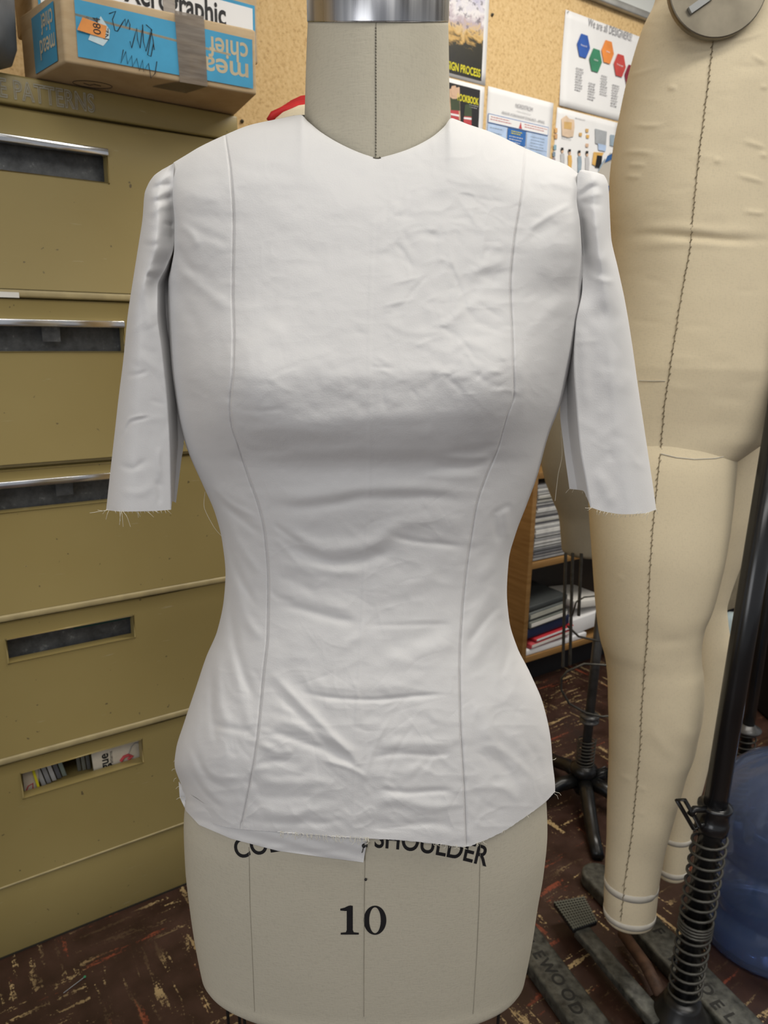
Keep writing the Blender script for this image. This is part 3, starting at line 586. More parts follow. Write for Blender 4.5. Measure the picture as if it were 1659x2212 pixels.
# ------------------------------------------------------------------ lofted bodies
def projv(P):
    q = P-CAM; dz = q@CF; return 829.5+F*(q@CR)/dz, 1106-F*(q@CU)/dz
class Loft:
    """horizontal superellipse rings; rows = (py, left px, right px) read at depth Y of the axis"""
    def __init__(s, rows, Y, k=None, b=None, n=2.0, nrow=80, rb=None):
        r = np.array(rows, float); ys = np.linspace(r[0, 0], r[-1, 0], nrow)
        xl = interp(r[:, [0, 1]], ys); xr = interp(r[:, [0, 2]], ys); Yc = interp(Y, ys) if hasattr(Y, '__len__') else np.full(nrow, float(Y))
        L = atyv(xl, ys, Yc); R = atyv(xr, ys, Yc); C = (L+R)/2
        s.z = C[:, 2]; s.cx = C[:, 0]; s.Y = Yc; a = (R[:, 0]-L[:, 0])/2
        s.b = (a*k if k else b(s.z)); s.rb = s.b if rb is None else np.full(nrow, float(rb)); s.a = a*np.sqrt(1-np.clip(s.b/Yc, 0, .9)**2); s.n = n
    def at(s, z):
        o = np.argsort(s.z); f = lambda v: np.interp(z, s.z[o], v[o]); return f(s.cx), f(s.Y), f(s.a), f(s.b)
    def surf(s, x, y, lift=0.0):
        x = np.asarray(x, float); y = np.asarray(y, float); d = rays(x, y); Y = np.full(x.shape, s.Y.mean()-s.b.mean())
        for _ in range(60):
            P = CAM+d*(Y/d[..., 1])[..., None]; cx, Yc, a, b = s.at(P[..., 2]); t = np.clip(np.abs((P[..., 0]-cx)/a), 0, .999)
            Y = .6*Y+.4*(Yc-b*(1-t**s.n)**(1/s.n))
        Y = Y-lift; return CAM+d*(Y/d[..., 1])[..., None]
    def mesh(s, name, mat, parent, nseg=96, disp=None, capt=True, capb=True, roundb=0.0, loc=None):
        ph = np.linspace(0, 2*np.pi, nseg+1)[:-1]; e = 2/s.n
        cx = -np.sign(np.cos(ph))*np.abs(np.cos(ph))**e; sy = -np.sign(np.sin(ph))*np.abs(np.sin(ph))**e
        bb = np.where(sy[None] < 0, s.b[:, None], s.rb[:, None])
        V = np.stack([s.cx[:, None]+s.a[:, None]*cx, s.Y[:, None]+bb*sy, np.repeat(s.z[:, None], nseg, 1)], -1)
        if disp is not None:
            px, py = projv(V); dd = disp(px, py)*(sy < .05)[None]
            V[..., 0] += dd*cx*.5; V[..., 1] -= dd*np.clip(-sy, 0, 1)
        V = list(V)
        def extra(Vr, fr, dz, idx):
            c = np.array([s.cx[idx], s.Y[idx], s.z[idx]]); return (Vr-c)*np.array([fr, fr, 1])+c+np.array([0, 0, dz])
        if roundb:
            base = V[-1]
            for (fr, dz) in ((.985, -.35), (.95, -.7), (.88, -1.0), (.5, -1.15)): V.append(extra(base, fr, dz*roundb, -1))
        m = len(V); VV = np.concatenate(V); Fc = gridfaces(m, nseg, True).tolist()
        if capt: Fc.append(list(range(nseg)))
        if capb: Fc.append([(m-1)*nseg+k_ for k_ in range(nseg)][::-1])
        return meshobj(name, VV, Fc, mat, parent, True, loc=loc)
    def ringband(s, py0, py1, lift, mat, name, parent, cxpx, nseg=72):
        z0 = float(aty(cxpx, py0, float(s.Y[-1]))[2]); z1 = float(aty(cxpx, py1, float(s.Y[-1]))[2]); V = []
        for z, l in ((z0, -.0005), (z0, lift), ((z0+z1)/2, lift*1.2), (z1, lift), (z1, -.0005)):
            c, Yc, a, b = [float(v) for v in s.at(z)]
            for k_ in range(nseg): an = 2*math.pi*k_/nseg; V.append((c+(a+l)*math.cos(an), Yc+(b+l)*math.sin(an), z))
        return meshobj(name, V, gridfaces(5, nseg, True), mat, parent, True)
def pathon(surf, pts, lift=0.0, step=10):
    P = []
    for (x0, y0), (x1, y1) in zip(pts[:-1], pts[1:]):
        m = max(1, int(math.hypot(x1-x0, y1-y0)/step)); P += [(x0+(x1-x0)*i/m, y0+(y1-y0)*i/m) for i in range(m)]
    P.append(pts[-1]); P = np.array(P); return surf(P[:, 0], P[:, 1], lift)
# fabric relief -----------------------------------------------------
def vnoise(x, y, seed):
    r = np.random.default_rng(seed); G = r.random((64, 64)); xi = np.floor(x).astype(int); yi = np.floor(y).astype(int); fx = x-xi; fy = y-yi
    fx = fx*fx*(3-2*fx); fy = fy*fy*(3-2*fy); a = G[xi % 64, yi % 64]; b_ = G[(xi+1) % 64, yi % 64]; c = G[xi % 64, (yi+1) % 64]; d = G[(xi+1) % 64, (yi+1) % 64]
    return (a*(1-fx)+b_*fx)*(1-fy)+(c*(1-fx)+d*fx)*fy
def stroke(out, x, y, pts, wd, amp, mode='g', taper=.25):
    """add a fold along a polyline; mode g = soft ridge, c = sharp crease, s = step (raised above the line)"""
    pts = np.array(pts, float)
    if mode != 's' and len(pts) > 2:                   # smooth
        t = np.linspace(0, len(pts)-1, 6*(len(pts)-1)+1); i = np.arange(len(pts)); pts = np.stack([interp(np.stack([i, pts[:, 0]], 1), t), interp(np.stack([i, pts[:, 1]], 1), t)], 1)
    R = wd*4; m = (x > pts[:, 0].min()-R) & (x < pts[:, 0].max()+R) & (y > pts[:, 1].min()-R) & (y < pts[:, 1].max()+R)
    if not m.any(): return
    X = x[m]; Y = y[m]; best = np.full(X.shape, 1e9); tt = np.zeros(X.shape); sg = np.zeros(X.shape)
    seg = np.hypot(*np.diff(pts, axis=0).T); cum = np.concatenate([[0], np.cumsum(seg)]); T = cum[-1]
    for i in range(len(pts)-1):
        p, q = pts[i], pts[i+1]; d = q-p; L2 = max(1e-9, d@d); u_ = np.clip(((X-p[0])*d[0]+(Y-p[1])*d[1])/L2, 0, 1)
        dx = X-(p[0]+u_*d[0]); dy = Y-(p[1]+u_*d[1]); D2 = np.hypot(dx, dy); k_ = D2 < best
        best = np.where(k_, D2, best); tt = np.where(k_, (cum[i]+u_*seg[i])/T, tt); sg = np.where(k_, np.sign(d[0]*dy-d[1]*dx), sg)
    tp_ = np.clip(np.minimum(tt, 1-tt)/taper, 0, 1); tp_ = tp_*tp_*(3-2*tp_)
    if mode == 'g': v = np.exp(-best**2/(2*wd*wd))
    elif mode == 'c': v = np.exp(-best/wd)
    else: v = -sg*np.exp(-best/wd)*(1-np.exp(-best/2.0))
    out[m] += amp*v*tp_

# ------------------------------------------------------------------ the main dress form and blouse
D0 = .65
XL = [(340, 375), (352, 375), (420, 373), (480, 377), (540, 376), (575, 370), (610, 363), (650, 362), (731, 366), (800, 371), (851, 378), (906, 387), (950, 398), (985, 410), (1045, 437), (1110, 465), (1170, 480), (1240, 487), (1290, 484), (1360, 470), (1420, 445), (1480, 425), (1560, 398), (1620, 380), (1650, 377), (1700, 392), (1760, 400)]
XR = [(340, 1250), (378, 1250), (430, 1246), (480, 1253), (550, 1258), (600, 1261), (650, 1259), (700, 1251), (750, 1241), (800, 1229), (870, 1212), (940, 1185), (1030, 1160), (1090, 1138), (1150, 1115), (1210, 1099), (1280, 1095), (1340, 1100), (1400, 1118), (1460, 1148), (1520, 1173), (1600, 1190), (1650, 1194), (1700, 1199), (1760, 1199)]
SLm = [(240, 484), (292, 487), (370, 498), (480, 505), (640, 503), (720, 505), (800, 503), (880, 497), (920, 501), (960, 514), (1040, 540), (1090, 558), (1160, 573), (1260, 580), (1370, 578), (1450, 570), (1600, 555), (1720, 535), (1790, 520), (1850, 508)]
SRm = [(240, 1145), (320, 1135), (430, 1125), (530, 1110), (620, 1103), (740, 1108), (850, 1110), (900, 1095), (970, 1075), (1030, 1050), (1090, 1030), (1160, 1018), (1250, 1005), (1330, 998), (1440, 993), (1560, 995), (1700, 1003), (1830, 1008), (1870, 1010)]
TOP = [(370, 354), (400, 336), (430, 318), (487, 291), (540, 270), (600, 257), (640, 249), (650, 248), (665, 262), (700, 290), (750, 318), (795, 336), (815, 341), (835, 337), (880, 323), (930, 298), (960, 273), (975, 255), (985, 258), (1010, 268), (1060, 285), (1135, 320), (1190, 343), (1225, 357), (1255, 380)]
BTOP = [(370, 354), (400, 336), (430, 318), (487, 291), (540, 270), (600, 257), (650, 248), (700, 250), (920, 254), (975, 255), (1010, 268), (1060, 285), (1135, 320), (1190, 343), (1225, 357), (1255, 380)]
HEM = [(370, 1650), (382, 1685), (397, 1712), (410, 1748), (440, 1767), (473, 1783), (517, 1791), (600, 1797), (700, 1805), (780, 1810), (870, 1815), (940, 1822), (1008, 1829), (1030, 1822), (1080, 1800), (1130, 1768), (1180, 1731), (1199, 1711), (1210, 1705)]
BF_T = [(300, .070), (345, .075), (450, .090), (600, .108), (740, .124), (820, .1315), (885, .1305), (925, .1265), (965, .1165), (1000, .1055), (1040, .1000), (1110, .0955), (1200, .0900), (1270, .0890), (1400, .098), (1500, .106), (1600, .113), (1720, .117), (1850, .116), (1950, .110), (2050, .102), (2200, .088)]
def bodyY(x, y):
    xl = interp(XL, y); xr = interp(XR, y); c = (xl+xr)/2; hw = (xr-xl)/2; t = np.clip(np.abs(x-c)/hw, 0, 1)
    n = 2.35+.25*sm(1400, 1600, y); prof = (1-t**n)**(1/n); b = interp(BF_T, y)*prof+.028*(1-prof)*(1-sm(520, 640, y))
    gb = lambda cx_, cy_: np.exp(-((x-cx_)/105)**2-((y-cy_)/np.where(y > cy_, 100, 130))**2)
    b = b+(.017*gb(515, 835)+.017*gb(1085, 835))*prof
    b = b+.004*(np.exp(-((x-470)/45)**2)+np.exp(-((x-1150)/45)**2))*sm(1150, 1300, y)*prof
    w_ = 1-((x-814)/168)**2; bt = .061*np.sqrt(np.clip((w_+np.sqrt(w_*w_+.012))/2, 0, 1.2))*(1-sm(200, 290, np.abs(x-814))); s_ = np.clip((y-interp(TOP, x))/130, 0, 1); s_ = np.sqrt(1-(1-s_)**2)
    return D0-(bt+(b-bt)*s_)
FOLDS = [
 # bust and under-bust drag lines
 ([(520, 1005), (640, 1012), (800, 1010), (1060, 1000)], 16, -.0020, 'g'), ([(545, 1062), (640, 1072), (760, 1062), (900, 1055), (1035, 1066)], 13, .0022, 'g'),
 ([(555, 1088), (640, 1096), (720, 1088), (800, 1072), (920, 1072), (1030, 1086)], 9, -.0020, 'g'), ([(512, 945), (600, 962), (700, 958), (800, 952)], 10, -.0008, 'g'),
 ([(510, 960), (560, 975), (640, 972)], 7, -.0009, 'g'), ([(1078, 960), (1030, 972), (960, 975)], 7, -.0010, 'g'), ([(1066, 985), (1010, 990), (950, 986)], 5, .0008, 'g'), ([(1060, 1000), (1000, 1010), (930, 1008)], 6, -.0010, 'g'), ([(1050, 1028), (990, 1030), (900, 1026)], 6, .0007, 'g'),
 ([(520, 930), (600, 926), (720, 935)], 7, .0005, 'g'), ([(520, 900), (640, 915), (800, 905), (980, 900)], 12, .0006, 'g'),
 ([(505, 882), (560, 888), (620, 882)], 5, -.0005, 'g'),
 # midriff waves
 ([(590, 1120), (640, 1160), (710, 1188), (790, 1178), (850, 1140), (900, 1112)], 12, .0024, 'g'), ([(600, 1150), (660, 1195), (740, 1216), (810, 1204), (870, 1170)], 10, -.0020, 'g'), ([(585, 1128), (615, 1150), (660, 1180)], 5, -.0012, 'g'),
 ([(590, 1215), (680, 1228), (760, 1236), (800, 1225)], 8, .0012, 'g'), ([(840, 1158), (900, 1170), (960, 1176), (1010, 1182)], 5, -.0013, 'g'), ([(860, 1135), (930, 1120), (1010, 1140)], 12, .0012, 'g'),
 ([(590, 1300), (660, 1318), (730, 1338), (790, 1346)], 7, -.0014, 'g'), ([(590, 1280), (670, 1296), (780, 1318)], 12, .0012, 'g'), ([(590, 1240), (650, 1262), (690, 1290)], 8, -.0008, 'g'),
 ([(790, 1352), (880, 1350), (990, 1348)], 4, -.0006, 'g'), ([(770, 1290), (860, 1270), (960, 1240)], 16, .0012, 'g'), ([(810, 1400), (900, 1380), (985, 1340)], 14, -.0012, 'g'), ([(820, 1440), (920, 1410), (990, 1370)], 14, .0013, 'g'),
 ([(583, 1270), (600, 1290), (640, 1300)], 5, -.0008, 'g'), ([(590, 1160), (620, 1190), (650, 1225)], 5, .0006, 'g'),
 # lower centre
 ([(640, 1492), (720, 1508), (800, 1512), (900, 1504), (985, 1498)], 4, -.0013, 'g'), ([(640, 1470), (760, 1484), (900, 1480)], 12, .0010, 'g'),
 ([(575, 1440), (640, 1510), (720, 1590), (800, 1680)], 6, .0014, 'g'), ([(572, 1470), (630, 1530), (700, 1600), (770, 1660)], 6, -.0010, 'g'), ([(600, 1420), (660, 1500), (720, 1560)], 12, -.0009, 'g'),
 ([(562, 1566), (620, 1590), (700, 1618), (780, 1650)], 7, -.0018, 'g'), ([(570, 1545), (640, 1568), (720, 1598), (790, 1640)], 8, .0016, 'g'), ([(555, 1600), (600, 1625), (640, 1630)], 7, .0012, 'g'), ([(548, 1648), (600, 1640), (660, 1655)], 9, -.0012, 'g'),
 ([(540, 1680), (600, 1692), (680, 1688), (740, 1700)], 8, .0011, 'g'), ([(540, 1715), (600, 1722), (690, 1718)], 8, -.0010, 'g'), ([(530, 1745), (620, 1758), (720, 1748)], 9, .0010, 'g'), ([(520, 1770), (620, 1778), (740, 1775)], 6, -.0007, 'g'),
 ([(790, 1640), (860, 1628), (940, 1632), (985, 1625)], 5, -.0010, 'g'), ([(790, 1620), (880, 1605), (980, 1610)], 8, .0008, 'g'), ([(800, 1700), (880, 1712), (950, 1708), (998, 1716)], 5, -.0012, 'g'), ([(790, 1735), (860, 1728), (930, 1742), (1000, 1738)], 9, .0014, 'g'), ([(780, 1772), (860, 1782), (930, 1778), (1000, 1790)], 8, -.0010, 'g'), ([(770, 1665), (850, 1672), (940, 1664)], 9, .0008, 'g'),
 ([(780, 1700), (815, 1600), (850, 1540)], 4, .0006, 'g'), ([(830, 1690), (870, 1600), (900, 1560)], 4, -.0005, 'g'), ([(690, 1640), (760, 1660), (800, 1685)], 4, .0010, 'g'),
 # chest
 ([(560, 470), (680, 460), (780, 450)], 18, .0006, 'g'), ([(520, 520), (620, 540), (740, 560)], 22, -.0010, 'g'), ([(700, 560), (780, 545), (840, 560)], 22, -.0014, 'g'), ([(840, 520), (860, 560), (850, 600)], 16, -.0008, 'g'),
 ([(510, 765), (570, 740), (620, 700)], 16, .0014, 'g'), ([(510, 735), (560, 700), (600, 660)], 14, -.0010, 'g'), ([(500, 330), (560, 345), (640, 350)], 9, .0008, 'g'), ([(497, 350), (560, 372), (660, 378)], 9, -.0007, 'g'), ([(510, 400), (580, 395), (700, 405)], 10, .0005, 'g'),
 ([(1100, 560), (1050, 575), (1010, 600)], 8, .0014, 'g'), ([(1098, 600), (1050, 600), (1000, 640)], 12, -.0012, 'g'), ([(1100, 660), (1040, 650), (960, 700)], 8, .0010, 'g'), ([(1103, 720), (1040, 700), (980, 640)], 6, -.0008, 'g'), ([(870, 660), (900, 620), (930, 590)], 4, -.0007, 'g'), ([(980, 590), (1000, 640), (1010, 680)], 4, -.0008, 'g'),
 ([(900, 730), (960, 760), (1010, 740), (1060, 770)], 7, .0010, 'g'), ([(940, 700), (980, 730), (970, 770)], 5, -.0009, 'g'), ([(820, 690), (900, 720), (980, 715)], 6, .0007, 'g'), ([(1020, 800), (1060, 830), (1100, 838)], 6, -.0008, 'g'), ([(850, 800), (940, 800), (1050, 830)], 7, .0006, 'g'),
 ([(930, 370), (1000, 395), (1080, 400)], 4, .0006, 'g'), ([(960, 410), (1040, 430), (1100, 440)], 4, -.0006, 'g'), ([(900, 460), (980, 490), (1090, 500)], 6, .0006, 'g'), ([(880, 340), (960, 372), (1010, 380)], 5, -.0004, 'g'),
 # side panels
 ([(380, 420), (430, 425), (490, 440)], 10, .0010, 'g'), ([(378, 395), (440, 380), (490, 378)], 9, -.0010, 'g'), ([(378, 450), (430, 465), (490, 470)], 8, -.0007, 'g'), ([(382, 485), (410, 500), (430, 540)], 7, .0016, 'g'), ([(378, 520), (395, 560), (430, 600)], 8, -.0020, 'g'), ([(375, 570), (410, 600), (460, 640), (500, 680)], 9, .0016, 'g'), ([(370, 610), (400, 660), (440, 740)], 10, -.0012, 'g'), ([(390, 480), (430, 500), (500, 530)], 7, -.0010, 'g'),
 ([(395, 700), (420, 800), (430, 860)], 16, .0010, 'g'), ([(480, 700), (478, 800), (480, 880)], 10, -.0008, 'g'), ([(490, 860), (500, 900), (530, 930)], 6, .0006, 'g'),
 ([(425, 980), (470, 1050), (550, 1100)], 9, .0010, 'g'), ([(450, 1040), (500, 1090), (560, 1120)], 5, .0014, 'g'), ([(470, 1080), (520, 1120), (570, 1160)], 6, -.0014, 'g'), ([(490, 1110), (520, 1180), (570, 1250)], 7, .0014, 'g'), ([(485, 1150), (510, 1230), (560, 1320)], 6, -.0015, 'g'), ([(500, 1230), (530, 1330), (572, 1400)], 8, .0016, 'g'), ([(492, 1270), (505, 1380), (535, 1480), (560, 1530)], 7, -.0020, 'g'), ([(470, 1400), (472, 1500), (500, 1600)], 8, .0016, 'g'), ([(500, 1400), (520, 1500), (545, 1590)], 9, .0012, 'g'), ([(455, 1440), (458, 1540), (470, 1620)], 6, -.0014, 'g'), ([(430, 1500), (425, 1580), (440, 1650)], 9, .0012, 'g'),
 ([(450, 1560), (500, 1575), (555, 1580)], 6, -.0012, 'g'), ([(420, 1620), (450, 1680), (500, 1710)], 5, -.0012, 'g'), ([(400, 1600), (430, 1680), (480, 1740)], 6, .0012, 'g'), ([(440, 1660), (480, 1680), (520, 1680)], 5, .0010, 'g'), ([(410, 1660), (440, 1710), (490, 1755)], 4, -.0008, 'g'),
 ([(1135, 500), (1180, 470), (1245, 435)], 5, .0016, 'g'), ([(1140, 515), (1190, 490), (1240, 470)], 9, -.0012, 'g'), ([(1130, 400), (1190, 410), (1244, 425)], 7, -.0008, 'g'), ([(1150, 560), (1200, 590), (1255, 570)], 12, .0012, 'g'), ([(1130, 640), (1190, 640), (1240, 610)], 14, -.0014, 'g'), ([(1120, 720), (1170, 690), (1220, 640)], 12, .0012, 'g'), ([(1130, 350), (1180, 380), (1215, 410)], 7, .0008, 'g'), ([(1150, 400), (1200, 395), (1240, 415)], 5, .0008, 'g'),
 ([(1125, 760), (1130, 840), (1122, 900)], 7, .0012, 'g'), ([(1145, 760), (1150, 850), (1140, 930)], 9, -.0008, 'g'), ([(1110, 1090), (1085, 1100), (1060, 1110)], 5, -.0010, 'g'), ([(1065, 1100), (1070, 1140), (1080, 1180)], 6, -.0014, 'g'), ([(1090, 1090), (1095, 1130), (1100, 1170)], 6, .0014, 'g'), ([(1030, 1260), (1060, 1220), (1095, 1170)], 10, .0010, 'g'),
 ([(1005, 1400), (1040, 1350), (1085, 1300)], 6, -.0016, 'g'), ([(1005, 1370), (1040, 1310), (1080, 1270)], 10, .0014, 'g'), ([(1005, 1440), (1050, 1390), (1090, 1340)], 9, .0012, 'g'), ([(1080, 1470), (1100, 1400), (1105, 1350)], 6, -.0010, 'g'),
 ([(1040, 1560), (1100, 1590), (1150, 1640)], 9, .0010, 'g'), ([(1030, 1620), (1080, 1650), (1130, 1710)], 8, -.0012, 'g'), ([(1050, 1600), (1110, 1640), (1160, 1690)], 6, .0010, 'g'), ([(1020, 1700), (1080, 1700), (1130, 1740)], 6, .0008, 'g'), ([(1030, 1500), (1060, 1600), (1070, 1680)], 14, .0014, 'g'), ([(1130, 1600), (1160, 1640), (1180, 1700)], 6, -.0008, 'g'),
]
_cr = []
def addcr(n, x0, x1, y0, y1, lo, hi, amp, w0, w1, ang=0, spread=.6):
    for _ in range(n):
        cx_, cy_ = rng.uniform(x0, x1), rng.uniform(y0, y1); L = rng.uniform(lo, hi)/2; a = ang+rng.normal(0, spread); bnd = rng.normal(0, .16)*L
        p = [(cx_-L*math.cos(a), cy_-L*math.sin(a)), (cx_-bnd*math.sin(a), cy_+bnd*math.cos(a)), (cx_+L*math.cos(a), cy_+L*math.sin(a))]
        _cr.append((p, rng.uniform(w0, w1), rng.choice([-1, 1])*rng.uniform(.5, 1)*amp, 'g'))
addcr(90, 820, 1105, 440, 860, 30, 120, .00075, 3, 7, .1, .8)
addcr(50, 850, 1240, 330, 520, 30, 90, .00045, 2.5, 5, .2, .35)
addcr(45, 510, 820, 560, 900, 30, 120, .00035, 4, 8, -.1, .7)
addcr(30, 400, 500, 380, 900, 30, 90, .0004, 4, 8, .3, .8)
addcr(25, 1115, 1230, 500, 950, 30, 90, .0005, 4, 8, -.3, .9)
addcr(60, 590, 1000, 1100, 1500, 40, 130, .00055, 4, 9, .05, .6)
addcr(70, 540, 1000, 1500, 1800, 40, 140, .0007, 4, 8, .1, .6)
addcr(40, 1010, 1190, 1450, 1800, 30, 100, .0006, 4, 8, .7, .6)
addcr(45, 400, 550, 1450, 1780, 30, 110, .0006, 4, 8, .9, .6)
addcr(35, 1010, 1140, 1050, 1450, 30, 90, .0006, 4, 8, -.6, .6)
addcr(30, 440, 570, 1000, 1400, 30, 110, .0006, 4, 8, .9, .4)
_n0 = len(_cr)
addcr(40, 590, 1000, 1080, 1500, 60, 190, .00040, 2.6, 3.6, .1, .7); addcr(40, 540, 1000, 1500, 1800, 60, 200, .00045, 2.6, 3.6, .1, .8); addcr(22, 1010, 1180, 1400, 1780, 40, 120, .00040, 2.6, 3.6, .8, .7); addcr(22, 410, 550, 1400, 1780, 40, 120, .00040, 2.6, 3.6, .9, .6)
addcr(34, 820, 1100, 380, 860, 40, 130, .00040, 2.6, 3.6, .2, .8); addcr(14, 520, 800, 600, 900, 40, 120, .00022, 2.6, 3.6, .0, .7); addcr(16, 1120, 1240, 420, 900, 30, 90, .0003, 2.6, 3.6, -.4, .8)
_cr[_n0:] = [(p, w_, a_, 'c') for p, w_, a_, m_ in _cr[_n0:]]
def seamdist(x, y): return np.minimum(np.abs(x-interp(SLm, y)), np.abs(x-interp(SRm, y)))
def bodydisp(x, y):
    o = np.zeros(x.shape)
    for p, wd, a, m in FOLDS: stroke(o, x, y, p, wd, a*(.8 if p[0][1] < 880 else 1.1), m)
    for p, wd, a, m in _cr: stroke(o, x, y, p, wd, a*.8, m, .45)
    o += .0010*(vnoise(x/85, y/55, 3)-.5)+.0005*(vnoise(x/34, y/24, 4)-.5)+.00018*(vnoise(x/12, y/10, 5)-.5)
    r = 1-np.abs(2*vnoise(x/46+2*vnoise(x/60, y/60, 8), y/36, 9)-1); o += .0005*r**3*(.35+sm(780, 1000, x)*sm(900, 400, y)+.6*sm(1450, 1600, y))
    # pressed centre crease
    cfx = interp([(300, 812), (500, 806), (750, 798), (900, 799), (1050, 797), (1200, 789), (1380, 780), (1550, 770), (1700, 765), (1850, 760)], y); o += .00035*np.exp(-((x-cfx)/3.2)**2)*sm(420, 560, y)
    # puckers pulled in along both princess seams
    d = seamdist(x, y); o += .0006*np.exp(-d/16)*(vnoise(x*0+3, y/13, 12)-.5)
    ed = np.clip(np.minimum(x-interp(XL, y), interp(XR, y)-x)/14, 0, 1)
    o *= ed
    lo = sm(0, 1, (interp(HEM, x)-y)/8); o -= .0024*np.exp(-(d/2.2)**2)*(.4+.6*lo); o += .0006*((x > interp(SLm, y)) & (x < interp(SRm, y))); return o
def panel(name, fx0, fx1, top, nc, nr, parent, e0='lin', label=None):
    c = np.linspace(0, 1, nc); c = {'lin': c-np.sin(2*np.pi*c)/(2*np.pi)*.72, 'l': 1-np.cos(c*np.pi/2), 'r': np.sin(c*np.pi/2)}[e0]; v = np.linspace(0, 1, nr)
    C_, V_ = np.meshgrid(c, v)
    def solve(cv, y):
        for _ in range(25): x = fx0(y)+(fx1(y)-fx0(y))*c; y = .5*y+.5*interp(cv, x)
        return y
    yt = solve(top, np.full(nc, 330.)); yh = solve(HEM, np.full(nc, 1750.)); yh = yh+1.3*(rng.random(nc)-.5)
    Y_ = yt[None]+(yh-yt)[None]*V_; X_ = fx0(Y_)+(fx1(Y_)-fx0(Y_))*C_
    P = atyv(X_, Y_, bodyY(X_, Y_)-bodydisp(X_, Y_)); return meshobj(name, P.reshape(-1, 3), gridfaces(nr, nc)[:, ::-1], M_WHITE, parent, True, label=label)
fXL = lambda y: interp(XL, y); fXR = lambda y: interp(XR, y); fSL = lambda y: interp(SLm, y); fSR = lambda y: interp(SRm, y)

form = thing('dress_form', (0, D0, 0), 'large grey-beige linen dress form marked 10, wearing the white blouse', 'dress form')
# depth of the form = blouse depth minus ease
yy = np.linspace(380, 2230, 60); zf = atyv(np.full(60, 800.), yy, D0-interp(BF_T, yy))[:, 2]; bt_ = interp(BF_T, yy)-np.where(yy < 1500, .020, .020-.012*sm(1640, 1800, yy))
o_ = np.argsort(zf); zf_s, bt_s = zf[o_], bt_[o_]
rows = [(y, interp(XL, y)+22, interp(XR, y)-22) for y in range(470, 1620, 60)]+[(1660, 408, 1176), (1700, 405, 1181), (1760, 400, 1183), (1850, 403, 1175), (1920, 410, 1163), (1990, 419, 1153), (2060, 431, 1140), (2088, 437, 1134)]
torso = Loft(rows, D0, b=lambda z: np.interp(z, zf_s, bt_s), n=2.3, nrow=140, rb=.10)
torso.mesh('torso', M_LINEN, form, 160, roundb=.014)
# neck block
def neckring(y, xl, xr, b, nseg=96):
    ph = np.linspace(0, 2*np.pi, nseg+1)[:-1]; c = (xl+xr)/2; hw = (xr-xl)/2*.995; x = c-hw*np.cos(ph); s_ = np.sin(ph)
    Y = D0-b*s_; return atyv(x, np.full(nseg, float(y)), Y)
nr_ = [(47, 664, 969), (90, 662, 970), (150, 660, 971), (220, 658, 972), (255, 657, 975), (300, 655, 978), (350, 655, 980), (400, 655, 980)]
nt = np.array(nr_, float); ys = np.linspace(47, 400, 40); V = np.concatenate([neckring(y, interp(nt[:, :2], y), interp(nt[:, [0, 2]], y), .0575) for y in ys])
meshobj('neck', V, gridfaces(40, 96, True).tolist()+[list(range(96))[::-1]], M_LINEN, form, True)
V = []; cr = [(47.5, -1.5, 0), (47.5, .5, .0006), (44, 1.0, .0008), (-90, 4, .0012), (-104, 3, 0), (-108, -8, -.004)]
for y, e, bb in cr: V.append(neckring(y, 663.5-e, 969.5+e, .0578+bb))
meshobj('neck_cap', np.concatenate(V), gridfaces(len(cr), 96, True).tolist()+[[(len(cr)-1)*96+k_ for k_ in range(96)]], M_STEEL, form, True, label='brushed steel neck cap')
def necksurf(x, y, lift=0): x = np.asarray(x, float); y = np.asarray(y, float); xl = interp(nt[:, :2], y); xr = interp(nt[:, [0, 2]], y); t = (x-(xl+xr)/2)/((xr-xl)/2); return atyv(x, y, D0-.0575*np.sqrt(1-np.clip(t, -1, 1)**2)-lift)
MB().tube(pathon(necksurf, [(812, 48), (811, 150), (812, 250), (811, 344)], .00005, 6), .00042, 5).build('center_seam', M_SEAM, form)
mb = MB()
for y in np.arange(60, 335, 6.5): p = necksurf([811.5-1.5, 811.5+1.8], [y, y+1], .0003); mb.tube([p[0], p[1]], .00028, 4)
mb.tube(pathon(lambda x, y, l: necksurf(x, y, l), [(806, 341), (811, 343), (818, 343), (822, 340)], .0065), .0008, 5)
mb.build('seam_stitches', M_STITCH, form)
for pts in ([(538, 1830), (540, 1950), (545, 2060), (550, 2185)], [(789, 1815), (787, 1950), (786, 2100), (786, 2196)], [(1038, 1800), (1035, 1950), (1030, 2060), (1022, 2190)]):
    MB().tube(pathon(torso.surf, pts, .0001, 8), .00035, 5).build('panel_seam', M_SEAM2, form)
# printed number: hand built serif figures, laid on the linen
def flatprint(name, loops, parent, lift=.0004):
    c = bpy.data.curves.new('tmp', 'CURVE'); c.dimensions = '2D'; c.fill_mode = 'BOTH'
    for L in loops:
        s_ = c.splines.new('POLY'); s_.points.add(len(L)-1); s_.use_cyclic_u = True
        for i, p in enumerate(L): s_.points[i].co = (p[0]/100, -p[1]/100, 0, 1)
    ob = bpy.data.objects.new('tmp', c); COL.objects.link(ob); bpy.context.view_layer.update(); me = bpy.data.meshes.new_from_object(ob.evaluated_get(bpy.context.evaluated_depsgraph_get())); bpy.data.objects.remove(ob)
    bm = bmesh.new(); bm.from_mesh(me); bmesh.ops.triangulate(bm, faces=bm.faces[:])
    for _ in range(3):
        e = [e for e in bm.edges if e.calc_length() > .12]
        if e: bmesh.ops.subdivide_edges(bm, edges=e, cuts=1); bmesh.ops.triangulate(bm, faces=bm.faces[:])
    P = np.array([(v.co.x*100, -v.co.y*100) for v in bm.verts]); Fc = [[v.index for v in f.verts] for f in bm.faces]; bm.free()
    return meshobj(name, torso.surf(P[:, 0], P[:, 1], lift), Fc, M_INK, parent)
